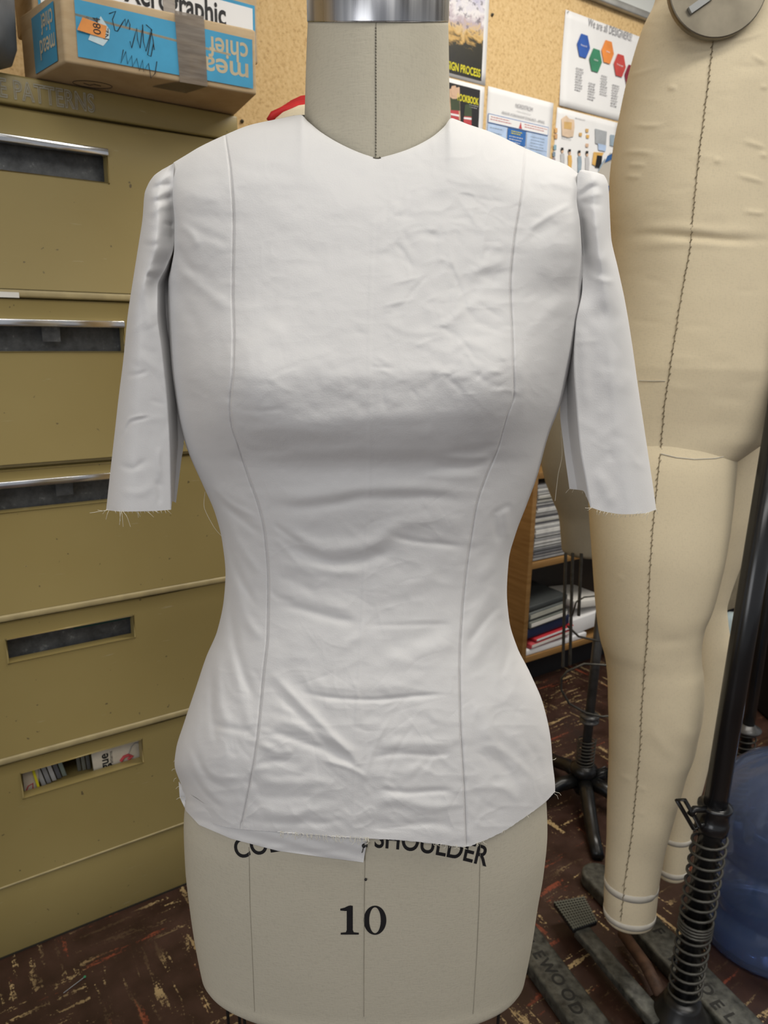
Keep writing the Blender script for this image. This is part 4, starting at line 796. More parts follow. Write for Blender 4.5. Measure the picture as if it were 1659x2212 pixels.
one = [(735, 1967), (735, 1963), (744, 1961), (752, 1957), (757, 1956), (762, 1957), (762, 2009), (764, 2014), (775, 2015), (775, 2019), (736, 2019), (736, 2015), (747, 2014), (749, 2009), (749, 1968), (745, 1968)]
def oval(cx_, cy_, rx, ry, n_=48, e=1.0): return [(cx_+rx*math.copysign(abs(math.cos(t))**e, math.cos(t)), cy_+ry*math.sin(t)) for t in np.linspace(0, 2*math.pi, n_+1)[:-1]]
flatprint('size_number', [one], form); flatprint('size_number', [oval(810, 1988, 24.5, 31.5), oval(810, 1988, 12.5, 28)], form)
# arched lettering
bm = text_mesh('COLLAPSIBLE SHOULDER', 1.0, .015, spacing=1.0)
bmesh.ops.triangulate(bm, faces=bm.faces[:])
for _ in range(3):
    e = [e for e in bm.edges if e.calc_length() > .16]
    if e: bmesh.ops.subdivide_edges(bm, edges=e, cuts=1); bmesh.ops.triangulate(bm, faces=bm.faces[:])
xs = [v.co.x for v in bm.verts]; w0, w1 = min(xs), max(xs); R_ = 1080.0
px = []; py = []
for v in bm.verts:
    t = (v.co.x-(w0+w1)/2)/(w1-w0)*545; a = t/R_; r_ = R_+(v.co.y)*60; px.append(781+r_*math.sin(a)); py.append(1829+R_-r_*math.cos(a)+32*a)
V = torso.surf(np.array(px), np.array(py), .0004); Fc = [[v.index for v in f.verts] for f in bm.faces]; bm.free()
meshobj('arched_lettering', V, Fc, M_INK, form)
# cage, pole and base under the form
zb = float(torso.z[-1])-.012; ca = .150; cb = .055; mb = MB()
for k_ in range(14): an = 2*math.pi*(k_+.3)/14; x_, y_ = -.010+ca*math.cos(an), D0+cb*math.sin(an); mb.tube([(x_, y_, zb), (x_*.95, D0+(y_-D0)*.95, zb-.25)], .0016, 6)
for z_ in (zb-.12, zb-.25): mb.tube([(-.010+ca*.97*math.cos(t), D0+cb*.97*math.sin(t), z_) for t in np.linspace(0, 2*math.pi, 41)[:-1]], .0018, 6, closed=True)
mb.build('wire_cage', M_IRON, form)
MB().tube([(-.01, D0, .08), (-.01, D0, zb+.02)], .014, 16).build('pole', M_IRON, form)
mb = MB(); mb.lathe((-.01, D0, 0), [(.03, .02), (.035, .06), (.03, .1), (.018, .12)], 20)
for k_ in range(4): an = math.pi/4+k_*math.pi/2; mb.tube([(-.01, D0, .06), (-.01+.14*math.cos(an), D0+.14*math.sin(an), .05), (-.01+.26*math.cos(an), D0+.2*math.sin(an), .012)], [.014, .013, .012], 10)
mb.build('stand_base', M_IRON, form)
P = torso.surf([790., 790.], [1898., 1898.], 0)[0]; MB().lathe(P+np.array([0, -.0012, 0]), [(.0005, -.0012), (.0011, -.0006), (.0012, .0002), (.0006, .0010)], 10, (0, -1, 0)).build('tack', M_INK, form)

bl = thing('blouse', (0, D0-.02, .80), 'white muslin blouse with short sleeves and raw hems, pinned on the number 10 form', 'blouse')
panel('center_front_panel', fSL, fSR, TOP, 270, 600, bl)
panel('side_front_panel', fXL, fSL, TOP, 110, 560, bl, 'l')
panel('side_front_panel', fSR, fXR, TOP, 110, 560, bl, 'r')
# back panel
c = (1-np.cos(np.linspace(0, 1, 61)*np.pi))/2; v = np.linspace(0, 1, 80); C_, V_ = np.meshgrid(c, v)
def solveb(cv, y):
    for _ in range(25): x = fXL(y)+(fXR(y)-fXL(y))*c; y = .5*y+.5*interp(cv, x)
    return y
BHEM = [(370, 1650), (382, 1685), (397, 1712), (500, 1722), (1100, 1722), (1199, 1711), (1210, 1705)]
yt = solveb(BTOP, np.full(61, 330.)); yh = solveb(BHEM, np.full(61, 1700.)); Y_ = yt[None]+(yh-yt)[None]*V_; xl_, xr_ = fXL(Y_), fXR(Y_); X_ = xl_+(xr_-xl_)*C_
t_b = np.abs(2*C_-1); bb = .112*(1-np.clip(t_b, 0, 1)**2.4)**(1/2.4)*np.sqrt(1-(1-np.clip((Y_-yt[None])/110, 0, 1))**2)*interp([(300, 1.05), (600, 1.0), (1200, .75), (1650, 1.1)], Y_)
P = atyv(X_, Y_, np.full(X_.shape, D0)); P[..., 1] += bb; meshobj('back_panel', P.reshape(-1, 3), gridfaces(80, 61), M_WHITE, bl, True)
# lower layer showing under the front hem at the left
top_ = [(386, 1688), (402, 1710), (440, 1735), (520, 1760), (620, 1772), (700, 1782), (797, 1790)]; bot_ = [(388, 1722), (402, 1752), (430, 1782), (500, 1812), (600, 1838), (700, 1852), (785, 1863)]
ta, ba = np.array(top_, float), np.array(bot_, float); V = []; nn_ = 120; mm_ = 24
for j in range(mm_+1):
    f_ = j/mm_
    for i in range(nn_+1):
        k_ = i/nn_*(len(ta)-1); xi = np.interp(k_, range(len(ta)), ta[:, 0])*(1-f_)+np.interp(k_, range(len(ta)), ba[:, 0])*f_; yi = np.interp(k_, range(len(ta)), ta[:, 1])*(1-f_)+np.interp(k_, range(len(ta)), ba[:, 1])*f_; V.append((xi, yi))
V = np.array(V); lf = .0022+.0012*vnoise(V[:, 0]/40, V[:, 1]/10, 21)+.0006*np.sin((V[:, 1]-interp([(380, 1700), (800, 1830)], V[:, 0]))/5)
meshobj('lower_layer', torso.surf(V[:, 0], V[:, 1], lf), gridfaces(mm_+1, nn_+1)[:, ::-1], M_WHITE, bl, True)
# threads
def thread(pts, r=.00022, mat=None, Y=None, par=None):
    P = [aty(x, y, yy_) for (x, y, yy_) in pts]
    t = np.linspace(0, len(P)-1, 6*(len(P)-1)+1); A_ = np.array(P); i = np.arange(len(P)); A_ = np.stack([interp(np.stack([i, A_[:, k_]], 1), t) for k_ in range(3)], 1) if len(P) > 2 else A_
    return A_, r
def fray(name, items, parent):
    mb = MB()
    for pts, r in items: A_, r = thread(pts, r); mb.tube(list(A_), r, 4)
    return mb.build(name, M_THREAD, parent)
its = []
for _ in range(70):
    x = rng.uniform(600, 800) if _ < 55 else rng.uniform(880, 1180); y = float(interp(HEM, x)); Yd = float(bodyY(np.array([x]), np.array([y]))[0]); L = rng.uniform(4, 16 if _ < 55 else 8)
    its.append(([(x, y-2, Yd-.0008), (x+rng.normal(0, 2), y+L*.5, Yd-.001), (x+rng.normal(0, 4), y+L, Yd)], .00016))
for (x, y, dx, dy) in [(383, 1640, -8, 6), (380, 1660, -9, 5), (381, 1680, -6, 8), (394, 1697, -14, 7), (397, 1722, -16, 5), (1198, 1710, 14, 8), (1197, 1714, 9, 12), (1192, 1642, 9, -4), (870, 1815, -20, 40), (780, 1860, 12, -8), (405, 1742, 14, 10)]:
    its.append(([(x, y, D0-.012), (x+dx*.6, y+dy*.3, D0-.014), (x+dx, y+dy, D0-.012)], .00018))
its.append(([(443, 1062, D0+.0), (441, 1095, D0-.01), (460, 1135, D0-.01), (480, 1160, D0-.005)], .00018)); its.append(([(396, 955, D0), (402, 968, D0-.005), (413, 980, D0-.005)], .00018))
its.append(([(1212, 930, D0+.02), (1214, 985, D0+.02), (1205, 1030, D0+.018), (1199, 1082, D0+.02)], .00024))
o = fray('frayed_threads', its, bl); o['kind'] = 'stuff'
# raw hem edges as fine fuzzy cord
for x0, x1, nm_ in ((600, 1006, 'raw_hem_edge'),):
    xx = np.arange(x0, x1, 5.0); yh = interp(HEM, xx)+rng.normal(0, .6, xx.shape); MB().tube(list(atyv(xx, yh, bodyY(xx, yh)-.0003)), .00035, 4).build(nm_, M_WHITE, bl)
# ------------------------------------------------------------------ sleeves
def sleeve(out, fold, back, top, hem_out, hem_in, side, folds, ds):
    s = thing_part = None
    n = 300; nf = 64; nb_ = 26
    v = np.linspace(0, 1, n)
    Fw = np.linspace(0, 1, nf); Bw = np.linspace(0, 1, nb_)[1:]
    Fw = 1-np.cos(Fw*np.pi/2)                          # dense at the outer edge
    X = np.zeros((n, nf+nb_-1)); Yp = np.zeros_like(X); W = np.zeros_like(X)
    def col_top(w): return interp(top, w)
    for j, w_ in enumerate(list(Fw)+list(1+Bw)):
        # row positions
        yt = float(interp(top, w_)); yh = float(interp(hem_out, w_)) if w_ <= 1 else float(interp(hem_in, w_-1))
        y = yt+(yh-yt)*v; Yp[:, j] = y; xo = interp(out, y); xf = interp(fold, y); xb = interp(back, y)
        X[:, j] = xo+(xf-xo)*w_ if w_ <= 1 else xf+(xb-xf)*(w_-1); W[:, j] = w_
    bulge = interp([(350, .016), (400, .034), (520, .046), (700, .046), (900, .044), (1100, .046)], Yp)
    e = sm(560, 680, Yp)                                # upper part: joined at the seam; lower part: free fold edge
    h_up = np.where(W <= 1, np.sqrt(np.clip(1-(1-np.clip(W/.5, 0, 1))**2, 0, 1))*(1-(1-.0265/bulge)*sm(.45, 1.0, W)), .0265/bulge*(2-W))
    h_lo = np.where(W <= 1, np.sqrt(np.clip(1-(1-np.clip(W/.45, 0, 1))**2, 0, 1))*(1-.10*W), .9-.85*np.clip((W-1)/.6, 0, 1)**.8)
    dep = bulge*(h_up*(1-e)+h_lo*e); o = np.zeros(X.shape)
    for p, wd, a, m_ in folds: stroke(o, X, Yp, p, wd, a*1.15, m_, .3)
    rs_ = np.random.default_rng(77 if side > 0 else 78)
    for _ in range(34):
        cy_ = rs_.uniform(440, 1080); xa, xb_ = float(interp(out, cy_)), float(interp(fold, cy_)); cx_ = rs_.uniform(min(xa, xb_)+8, max(xa, xb_)-8); L = rs_.uniform(15, 50); a_ = rs_.normal(.2, .6)+(1.2 if rs_.random() < .35 else 0)
        stroke(o, X, Yp, [(cx_-L*math.cos(a_), cy_-L*math.sin(a_)), (cx_+rs_.normal(0, 4), cy_), (cx_+L*math.cos(a_), cy_+L*math.sin(a_))], rs_.uniform(3, 8), rs_.choice([-1, 1])*rs_.uniform(.00012, .0004), 'g', .4)
    o += .0007*(vnoise(X/50, Yp/80, 31)-.5)+.00025*(vnoise(X/16, Yp/20, 32)-.5)
    o *= np.clip(np.abs(X-interp(out, Yp))/10, 0, 1)
    P = atyv(X, Yp, ds-dep-o); obj_ = meshobj('sleeve', P.reshape(-1, 3), gridfaces(n, nf+nb_-1)[:, ::-1] if side < 0 else gridfaces(n, nf+nb_-1), M_WHITE, bl, True)
    # rear of the sleeve
    nq = 24; ph = np.linspace(0, 1, nq); E0 = P[:, 0]; E1 = P[:, -1]; R = E0[:, None]+(E1-E0)[:, None]*ph[None, :, None]; R[..., 1] += np.sin(ph*np.pi)[None]*.050*interp([(0, .2), (.15, 1), (1, 1)], v)[:, None]
    meshobj('sleeve_back', R.reshape(-1, 3), gridfaces(n, nq), M_WHITE, obj_, True)
    return obj_
Lout = [(352, 369), (365, 352), (380, 332), (400, 319), (420, 312), (470, 308), (530, 299), (600, 288), (680, 276), (780, 266), (860, 256), (950, 246), (1030, 237), (1104, 229)]
Lfold = [(352, 376), (420, 374), (480, 378), (530, 376), (575, 360), (620, 340), (676, 340), (761, 350), (881, 362), (972, 367), (1100, 370)]
Lback = [(352, 377), (420, 375), (480, 379), (560, 376), (620, 368), (700, 374), (780, 388), (850, 396), (940, 398), (1000, 391), (1088, 380)]
Ltop = [(0, 366), (.12, 362), (.35, 357), (1, 352), (2, 352)]
Lfo = [([(322, 400), (345, 385), (374, 378)], 5, .0016, 'g'), ([(325, 412), (350, 400), (374, 398)], 4, -.0016, 'g'), ([(315, 430), (345, 420), (375, 408)], 5, .0014, 'g'), ([(330, 440), (355, 430), (376, 424)], 4, -.0014, 'g'), ([(318, 470), (345, 448), (376, 442)], 6, .0014, 'g'), ([(350, 480), (365, 485), (377, 488)], 4, -.0010, 'g'),
 ([(325, 500), (345, 540), (368, 560)], 12, .0018, 'g'), ([(300, 525), (330, 530), (345, 520)], 5, -.0008, 'g'), ([(372, 500), (366, 560), (330, 590), (312, 584)], 9, .0026, 'g'), ([(345, 600), (325, 596), (314, 592)], 5, -.0022, 'g'), ([(318, 600), (300, 700), (288, 790)], 8, -.0010, 'g'), ([(312, 590), (318, 660), (330, 740)], 10, .0012, 'g'), ([(300, 600), (280, 720), (268, 840)], 9, .0008, 'g'),
 ([(262, 948), (285, 910), (330, 900)], 3, -.0008, 'g'), ([(262, 942), (280, 905), (326, 896)], 3, .0006, 'g'), ([(265, 812), (300, 808), (325, 800)], 4, -.0006, 'g'), ([(250, 1000), (285, 1012), (320, 990)], 5, -.0008, 'g'), ([(345, 960), (342, 1000), (350, 1040)], 4, .0010, 'g'), ([(250, 1060), (300, 1065), (340, 1040)], 7, .0006, 'g'), ([(340, 1030), (345, 1070), (342, 1095)], 4, -.0008, 'g')]
ls = sleeve(Lout, Lfold, Lback, Ltop, [(0, 1102), (.25, 1105), (.7, 1104), (1, 1101)], [(0, 1098), (.25, 1083), (1, 1086)], -1, Lfo, D0+.004)
Rout = [(367, 1272), (372, 1294), (380, 1306), (400, 1314), (450, 1317), (510, 1320), (580, 1335), (650, 1350), (740, 1365), (840, 1379), (920, 1391), (1000, 1403), (1060, 1412), (1104, 1418)]
Rfold = [(367, 1248), (400, 1246), (430, 1245), (480, 1253), (560, 1258), (620, 1258), (700, 1244), (780, 1240), (880, 1246), (971, 1254), (1039, 1266), (1100, 1276)]
Rback = [(367, 1247), (430, 1244), (480, 1251), (560, 1256), (620, 1252), (700, 1236), (800, 1214), (890, 1210), (959, 1217), (1055, 1230)]
Rtop = [(0, 378), (.15, 372), (.5, 367), (.85, 368), (1, 375), (2, 380)]
Rfo = [([(1250, 425), (1270, 395), (1300, 382)], 5, .0014, 'g'), ([(1248, 430), (1268, 410), (1300, 400)], 4, -.0016, 'g'), ([(1248, 432), (1275, 422), (1308, 418)], 5, .0014, 'g'), ([(1250, 436), (1275, 440), (1305, 445)], 5, -.0010, 'g'), ([(1256, 460), (1275, 480), (1290, 500)], 7, .0010, 'g'), ([(1262, 560), (1290, 590), (1325, 600)], 9, -.0010, 'g'), ([(1262, 540), (1300, 560), (1325, 560)], 9, .0010, 'g'), ([(1265, 590), (1300, 605), (1335, 610)], 5, .0008, 'g'),
 ([(1270, 700), (1310, 680), (1350, 700)], 14, -.0010, 'g'), ([(1300, 800), (1340, 830), (1370, 800)], 16, .0010, 'g'), ([(1290, 1010), (1310, 1060), (1330, 1100)], 10, .0010, 'g'), ([(1260, 700), (1262, 800), (1270, 900)], 9, .0010, 'g'), ([(1290, 640), (1320, 720), (1330, 780)], 10, -.0008, 'g')]
rs = sleeve(Rout, Rfold, Rback, Rtop, [(0, 1101), (.2, 1109), (.5, 1111), (.8, 1105), (1, 1096)], [(0, 1092), (.25, 1060), (1, 1056)], 1, Rfo, D0+.004)
its = []
for (x, y, dx, dy) in [(236, 1104, -42, 4), (236, 1104, -25, -2), (232, 1102, -10, 8), (235, 1106, -6, 16), (262, 1106, -4, 28), (262, 1106, 4, 32), (264, 1106, 18, 32), (258, 1106, 2, 20), (295, 1106, 8, 10), (297, 1106, 2, 12), (312, 1105, 20, 12), (330, 1104, 14, 4), (360, 1104, 10, 6)]+[(248+9*k_, 1105, 3, 4) for k_ in range(13)]:
    its.append(([(x, y-3, .612), (x+dx*.55, y+dy*.3, .611), (x+dx, y+dy, .613)], .00017))
o = fray('frayed_threads', its, ls); o['kind'] = 'stuff'
its = []
for (x, y, dx, dy) in [(1278, 1098, -14, -1), (1278, 1099, -9, 4), (1415, 1102, 6, 8), (1416, 1100, 5, 2), (1404, 1106, -8, 18), (1400, 1108, -12, 10), (1232, 1057, -10, 8), (1240, 1058, -4, 6), (1262, 1058, 4, 16), (1262, 1058, -4, 8)]+[(1290+8*k_, 1104+7*math.sin(k_/13*3.1), -4+rng.normal(0, 2), 7) for k_ in range(13)]:
    its.append(([(x, y-2, .612 if y > 1080 else .66), (x+dx*.55, y+dy*.3, .611 if y > 1080 else .66), (x+dx, y+dy, .613 if y > 1080 else .66)], .00017))
o = fray('frayed_threads', its, rs); o['kind'] = 'stuff'
# pin through the lower layer
p = torso.surf([786.], [1827.], .006)[0]; pn = thing('pin', tuple(p), 'black-headed pin holding the loose corner of the hem', 'pin')
MB().lathe(p, [(.0004, -.0016), (.0015, -.0010), (.0018, 0), (.0015, .0010), (.0004, .0016)], 14, (0, -1, .3)).build('pin_head', M_INK, pn, True)
q = torso.surf([782.], [1842.], .004)[0]; MB().tube([p, q], .00035, 6).build('pin_shaft', M_INK, pn)
p0, p1 = atz(183, 2110, .003), atz(137, 2145, .001); pn = thing('pin', tuple(p0), 'green-headed pin lying on the brown floor', 'pin')
MB().lathe(p0, [(.0006, -.0024), (.0024, -.0012), (.0028, 0), (.0024, .0012), (.0006, .0024)], 12).build('pin_head', M_GREEN, pn, True); MB().tube([p0, p1], .0006, 6).build('pin_shaft', M_CHROME, pn)

# ------------------------------------------------------------------ second forms
# full body form hanging on its stand (side view)
lf = thing('dress_form', (.56, 1.22, .12), 'tall cream full-body dress form with two legs, seen from the side', 'dress form')
tr = [(-150, 1480, 1640), (-100, 1448, 1672), (0, 1420, 1700), (50, 1396, 1712), (100, 1379, 1718), (170, 1360, 1722), (240, 1345, 1722), (310, 1331, 1718), (400, 1322, 1705), (450, 1322, 1695), (515, 1326, 1688), (590, 1322, 1695), (700, 1305, 1710), (800, 1285, 1712), (860, 1275, 1700), (905, 1270, 1678), (935, 1270, 1655), (955, 1272, 1625), (975, 1275, 1596), (990, 1282, 1572)]
TF = Loft(tr, [(-150, 1.28), (500, 1.27), (990, 1.255)], b=lambda z: np.interp(z, [1.05, 1.115, 1.20, 1.37, 1.60, 1.80], [.100, .108, .122, .120, .118, .095]), n=2.15, nrow=300)
TFO = [([(1330, 515), (1400, 505), (1480, 512), (1600, 520), (1700, 516)], 6, -.004, 'g'), ([(1340, 500), (1450, 490), (1550, 498), (1680, 500)], 8, .0025, 'g'), ([(1330, 532), (1420, 528), (1500, 524), (1640, 535)], 7, .002, 'g')]
for (a, b_, c) in [((1390, 107), (1450, 92), (1530, 88)), ((1545, 90), (1600, 85), (1659, 65)), ((1355, 165), (1400, 152), (1440, 138)), ((1358, 268), (1400, 272), (1445, 268)), ((1335, 335), (1360, 328), (1420, 330)), ((1350, 356), (1380, 356), (1400, 358)), ((1345, 380), (1370, 382), (1390, 380)), ((1440, 192), (1450, 190), (1465, 190)), ((1620, 115), (1640, 130), (1659, 137)), ((1600, 302), (1640, 315), (1659, 320)), ((1640, 330), (1650, 336), (1659, 338)), ((1585, 375), (1620, 385), (1659, 396)), ((1540, 347), (1550, 347), (1560, 348)), ((1640, 186), (1650, 188), (1659, 190)), ((1600, 455), (1640, 460), (1659, 458)), ((1430, 30), (1450, 32), (1475, 36)), ((1460, 75), (1475, 72), (1492, 74))]: TFO.append(([a, b_, c], 3.2, .0024, 'g'))
for _ in range(34): x_, y_ = rng.uniform(1340, 1650), rng.uniform(40, 960); TFO.append(([(x_-rng.uniform(20, 60), y_+rng.normal(0, 5)), (x_, y_+rng.normal(0, 3)), (x_+rng.uniform(20, 60), y_+rng.normal(0, 6))], rng.uniform(4, 8), rng.choice([-1, 1])*.0006, 'g'))
def tdisp(x, y):
    o = np.zeros(x.shape)
    for p, wd, a, m_ in TFO: stroke(o, x, y, p, wd, a, m_, .4)
    return o+.0012*(vnoise(x/60, y/40, 41)-.5)
TF.mesh('torso', M_LINEN2, lf, 360, disp=tdisp, roundb=.012)
nl = [(900, 1290, 1585), (935, 1279, 1588), (981, 1273, 1582), (1020, 1273, 1579), (1103, 1275, 1571), (1194, 1281, 1558), (1240, 1284, 1548), (1299, 1288, 1533), (1351, 1293, 1514), (1393, 1300, 1509), (1420, 1308, 1510), (1449, 1313, 1514), (1490, 1316, 1515), (1540, 1317, 1511), (1581, 1318, 1502), (1623, 1318, 1493), (1655, 1317, 1481), (1707, 1315, 1467), (1766, 1313, 1450), (1819, 1312, 1436), (1853, 1310, 1429), (1899, 1308, 1421), (1940, 1306, 1417), (1975, 1306, 1413)]
NL = Loft(nl, [(900, 1.275), (950, 1.258), (1000, 1.243), (1100, 1.230), (1200, 1.22), (1975, 1.205)], k=.86, n=2.1, nrow=220)
def ldisp(x, y):
    o = .0010*(vnoise(x/70, y/60, 51)-.5)
    for p, wd, a in [([(1460, 1560), (1490, 1590), (1512, 1660)], 9, .0012), ([(1400, 1560), (1440, 1620), (1480, 1640)], 9, .0012), ([(1330, 1670), (1350, 1680), (1372, 1690)], 4, .0010), ([(1330, 1247), (1340, 1248), (1350, 1249)], 3, .0010), ([(1400, 1400), (1450, 1385), (1500, 1385)], 8, -.0010), ([(1372, 1700), (1390, 1705), (1400, 1708)], 3, .0008), ([(1375, 1755), (1385, 1757), (1400, 1757)], 3, .0008)]: stroke(o, x, y, p, wd, a, 'g', .4)
    return o
leg1 = NL.mesh('leg', M_LINEN2, lf, 200, disp=ldisp, roundb=.012)
fl_ = [(940, 1470, 1655), (1000, 1470, 1645), (1060, 1465, 1637), (1124, 1460, 1624), (1194, 1460, 1603), (1240, 1462, 1586), (1281, 1462, 1573), (1309, 1462, 1567), (1344, 1465, 1570), (1393, 1470, 1576), (1438, 1470, 1572), (1505, 1462, 1559), (1588, 1452, 1544), (1637, 1446, 1531), (1697, 1438, 1516), (1731, 1434, 1506), (1784, 1428, 1495), (1819, 1424, 1491), (1864, 1421, 1486), (1882, 1420, 1482)]
FL = Loft(fl_, [(940, 1.36), (1300, 1.355), (1882, 1.34)], k=.9, n=2.05, nrow=160)
leg2 = FL.mesh('leg', M_LINEN2, lf, 120, disp=lambda x, y: .0006*(vnoise(x/40, y/30, 61)-.5), roundb=.010)
NL.ringband(1902, 1916, .0010, M_TAPE, 'ankle_tape', leg1, 1360); NL.ringband(1964, 1976, .0012, M_TAPE, 'ankle_tape', leg1, 1360)
FL.ringband(1801, 1811, .0010, M_TAPE, 'ankle_tape', leg2, 1455); FL.ringband(1870, 1881, .0012, M_TAPE, 'ankle_tape', leg2, 1455)
# hand-sewn side seam: thread line with short slanting stitches
up_ = [(1541, 82), (1527, 200), (1510, 330), (1500, 430), (1490, 540), (1475, 620), (1462, 700), (1448, 790), (1436, 870), (1429, 945), (1427, 980)]
lo_ = [(1426, 980), (1419, 1050), (1413, 1110), (1407, 1180), (1403, 1250), (1400, 1330), (1398, 1380), (1392, 1440), (1386, 1540), (1382, 1620), (1375, 1700), (1366, 1790), (1358, 1850), (1350, 1900), (1345, 1950), (1341, 1990)]
def seam(surf, pts, parent, l):
    P = pathon(surf, pts, l, 8); MB().tube(list(P), .0006, 5).build('side_seam', M_SIDE, parent)
    a = np.array(pts, float); mb = MB(); y = a[0, 1]+6
    while y < a[-1, 1]-6:
        x = float(np.interp(y, a[:, 1], a[:, 0]))+rng.normal(0, .8); q = surf(np.array([x-2.6, x+2.6]), np.array([y+4, y-4]), l+.0006); mb.tube([q[0], q[1]], .00065, 4); y += rng.uniform(11, 17)
    mb.build('hand_stitches', M_SIDES, parent)
seam(TF.surf, up_, lf, .0010); seam(NL.surf, lo_, lf, .0004)
MB().tube(list(pathon(TF.surf, [(1380, 822), (1410, 823), (1437, 823)], .001)), .0006, 5).build('cross_seam', M_TAPE, lf)
MB().tube(list(pathon(NL.surf, [(1428, 980), (1460, 988), (1500, 992), (1545, 990), (1574, 984)], .001)), .0009, 5).build('cross_seam', M_TAPE, lf)
c_ = aty(1553, -36, 1.152); MB().lathe(c_, [(.0662, .0), (.0675, -.001), (.068, -.004), (.067, -.012)], 64, (0, -1, .06)).build('arm_plate', M_DISC, lf, label='dull metal arm plate')
c2_ = aty(1512, 8, 1.150); MB().box(c2_, .034, .010, .009, [np.array([.82, 0, .57]), np.array([0, 1, 0]), np.array([-.57, 0, .82])]).build('wing_nut', mk('pale_zinc', (.42, .43, .42), .4), lf)

# stand of the full-body form: leaning black pole with spring, cast iron base and pedal
P0 = atz(1468, 2205, 0.03); P0[2] = .03; P1 = aty(1618, 1299, 1.125); ax_ = (P1-P0)/np.linalg.norm(P1-P0)
def pz(z): return P0+ax_*((z-P0[2])/ax_[2])
st = thing('form_stand', (P0[0], P0[1], 0), 'black pole stand with coil spring and grey cast iron base, under the cream legs', 'stand')
MB().tube([pz(.03), pz(1.42)], .0195, 28).build('pole', M_POLE, st, True)
MB().tube([pz(1.40), np.array([.60, 1.27, 1.40])], .012, 14).build('bracket', M_POLE, st, True)
def zat(py): # height on the pole seen at image row py
    zs = np.linspace(.03, 1.3, 400); yy_ = projv(np.array([pz(z) for z in zs]))[1]; return float(np.interp(-py, -yy_[::-1][::-1], zs)) if yy_[0] < yy_[-1] else float(np.interp(py, yy_[::-1], zs[::-1]))
def helix(fn, z0, z1, turns, r, wr, mat, parent, name='spring'):
    n_ = int(turns*20); pts = []
    for i in range(n_+1):
        t = i/n_; c = fn(z0+(z1-z0)*t); an = 2*math.pi*turns*t; pts.append(c+np.array([math.cos(an)*r, math.sin(an)*r, 0]))
    return MB().tube(pts, wr, 6).build(name, mat, parent, True)
helix(pz, zat(2190), zat(2012), 9, .0275, .0026, M_WIRE, st); helix(pz, zat(2010), zat(1985), 4, .0275, .0026, M_WIRE, st); helix(pz, zat(1983), zat(1795), 8.5, .0280, .0026, M_WIRE, st)
zc = zat(1795); zd = zat(1738)
MB().lathe(pz(zc), [(.021, 0), (.0265, .002), (.0275, (zd-zc)*.4), (.0255, (zd-zc)*.45), (.0255, (zd-zc)*.85), (.0285, (zd-zc)*.9), (.0285, zd-zc), (.020, zd-zc+.002)], 32, ax_).build('collar', M_POLE, st, True)
Yl = float(pz(zc)[1])-.02
lv = MB().tube([aty(x, y, Yl) for x, y in [(1462, 1728), (1479, 1728), (1512, 1785), (1498, 1790)]], .0036, 8, closed=True); lv.tube([aty(1490, 1760, Yl), aty(1500, 1748, Yl), aty(1540, 1748, Yl+.02)], .006, 10); lv.tube([aty(1505, 1785, Yl), aty(1540, 1775, Yl+.02)], .004, 8); lv.build('lever', M_IRON, st, True)
MB().lathe((P0[0], P0[1], 0), [(.062, .0), (.062, .03), (.045, .05), (.034, .075), (.030, .085)], 32).build('hub', M_IRON, st, True)
def bar(p, q, wdt, h_, name, mat, parent, z0=0.0, rnd=True):
    p = np.array([p[0], p[1], 0.]); q = np.array([q[0], q[1], 0.]); t = (q-p)/np.linalg.norm(q-p); nrm = np.array([t[1], -t[0], 0]); P = []
    P += [p+nrm*wdt/2*math.cos(a)-t*wdt/2*math.sin(a) for a in np.linspace(0, math.pi, 13)]; P += [q-nrm*wdt/2*math.cos(a)+t*wdt/2*math.sin(a) for a in np.linspace(0, math.pi, 13)]
    n_ = len(P); V = [pt+ZZ*z0 for pt in P]+[pt+ZZ*(z0+h_) for pt in P]; Fc = [list(range(n_))[::-1], list(range(n_, 2*n_))]+[[i, (i+1) % n_, (i+1) % n_+n_, i+n_] for i in range(n_)]
    return bevel(meshobj(name, V, Fc, mat, parent), .006, 3), t, nrm
a1 = atz(1071, 1930, .032)[:2]; a2 = atz(1337, 2290, .032)[:2]
ba_, tA, nA = bar(a1, a2, .070, .032, 'base_bar', M_CAST, st)
b1 = atz(1292, 1885, .032)[:2]; b2 = atz(1655, 2260, .032)[:2]
bb_, tB, nB = bar(b1, b2, .074, .032, 'base_bar', M_CAST, st)
cb_, _, _ = bar(np.array([P0[0]-.14, P0[1]-.055]), np.array([P0[0]+.13, P0[1]-.02]), .05, .03, 'cross_bar', M_CAST, st)
def barletter(s, px, py, size, t, nrm, parent):
    c = atz(px, py, .0326); nr = -nrm if np.dot(nrm, np.array([1, 0, 0])) < 0 else nrm
    text_on('cast_lettering', s, size, lambda x, y, z: c+t*x+nr*(y-size*.35), M_CASTD, parent, bold=.0008, fit=None)
for s_, x_, y_ in [('C', 1139, 2012), ('L', 1147, 2040), ('E', 1165, 2062), ('W', 1184, 2087), ('O', 1206, 2115), ('O', 1228, 2148), ('D', 1246, 2178), ('.', 1248, 2205)]: barletter(s_, x_, y_, .034, tA, nA, ba_)
for s_, x_, y_ in [('F', 1424, 2012), ('M', 1462, 2076), ('O', 1496, 2110), ('D', 1528, 2137), ('E', 1550, 2170), ('L', 1580, 2198)]: barletter(s_, x_, y_, .034, tB, nB, bb_)
pc = [atz(x, y, .055) for x, y in [(1195, 1948), (1262, 1936), (1291, 1990), (1238, 2008)]]; V = [p-ZZ*.012 for p in pc]+pc
pdl = bevel(meshobj('pedal', V, [[3, 2, 1, 0], [4, 5, 6, 7]]+[[i, (i+1) % 4, (i+1) % 4+4, i+4] for i in range(4)], M_IRON, st), .003)
mb = MB()
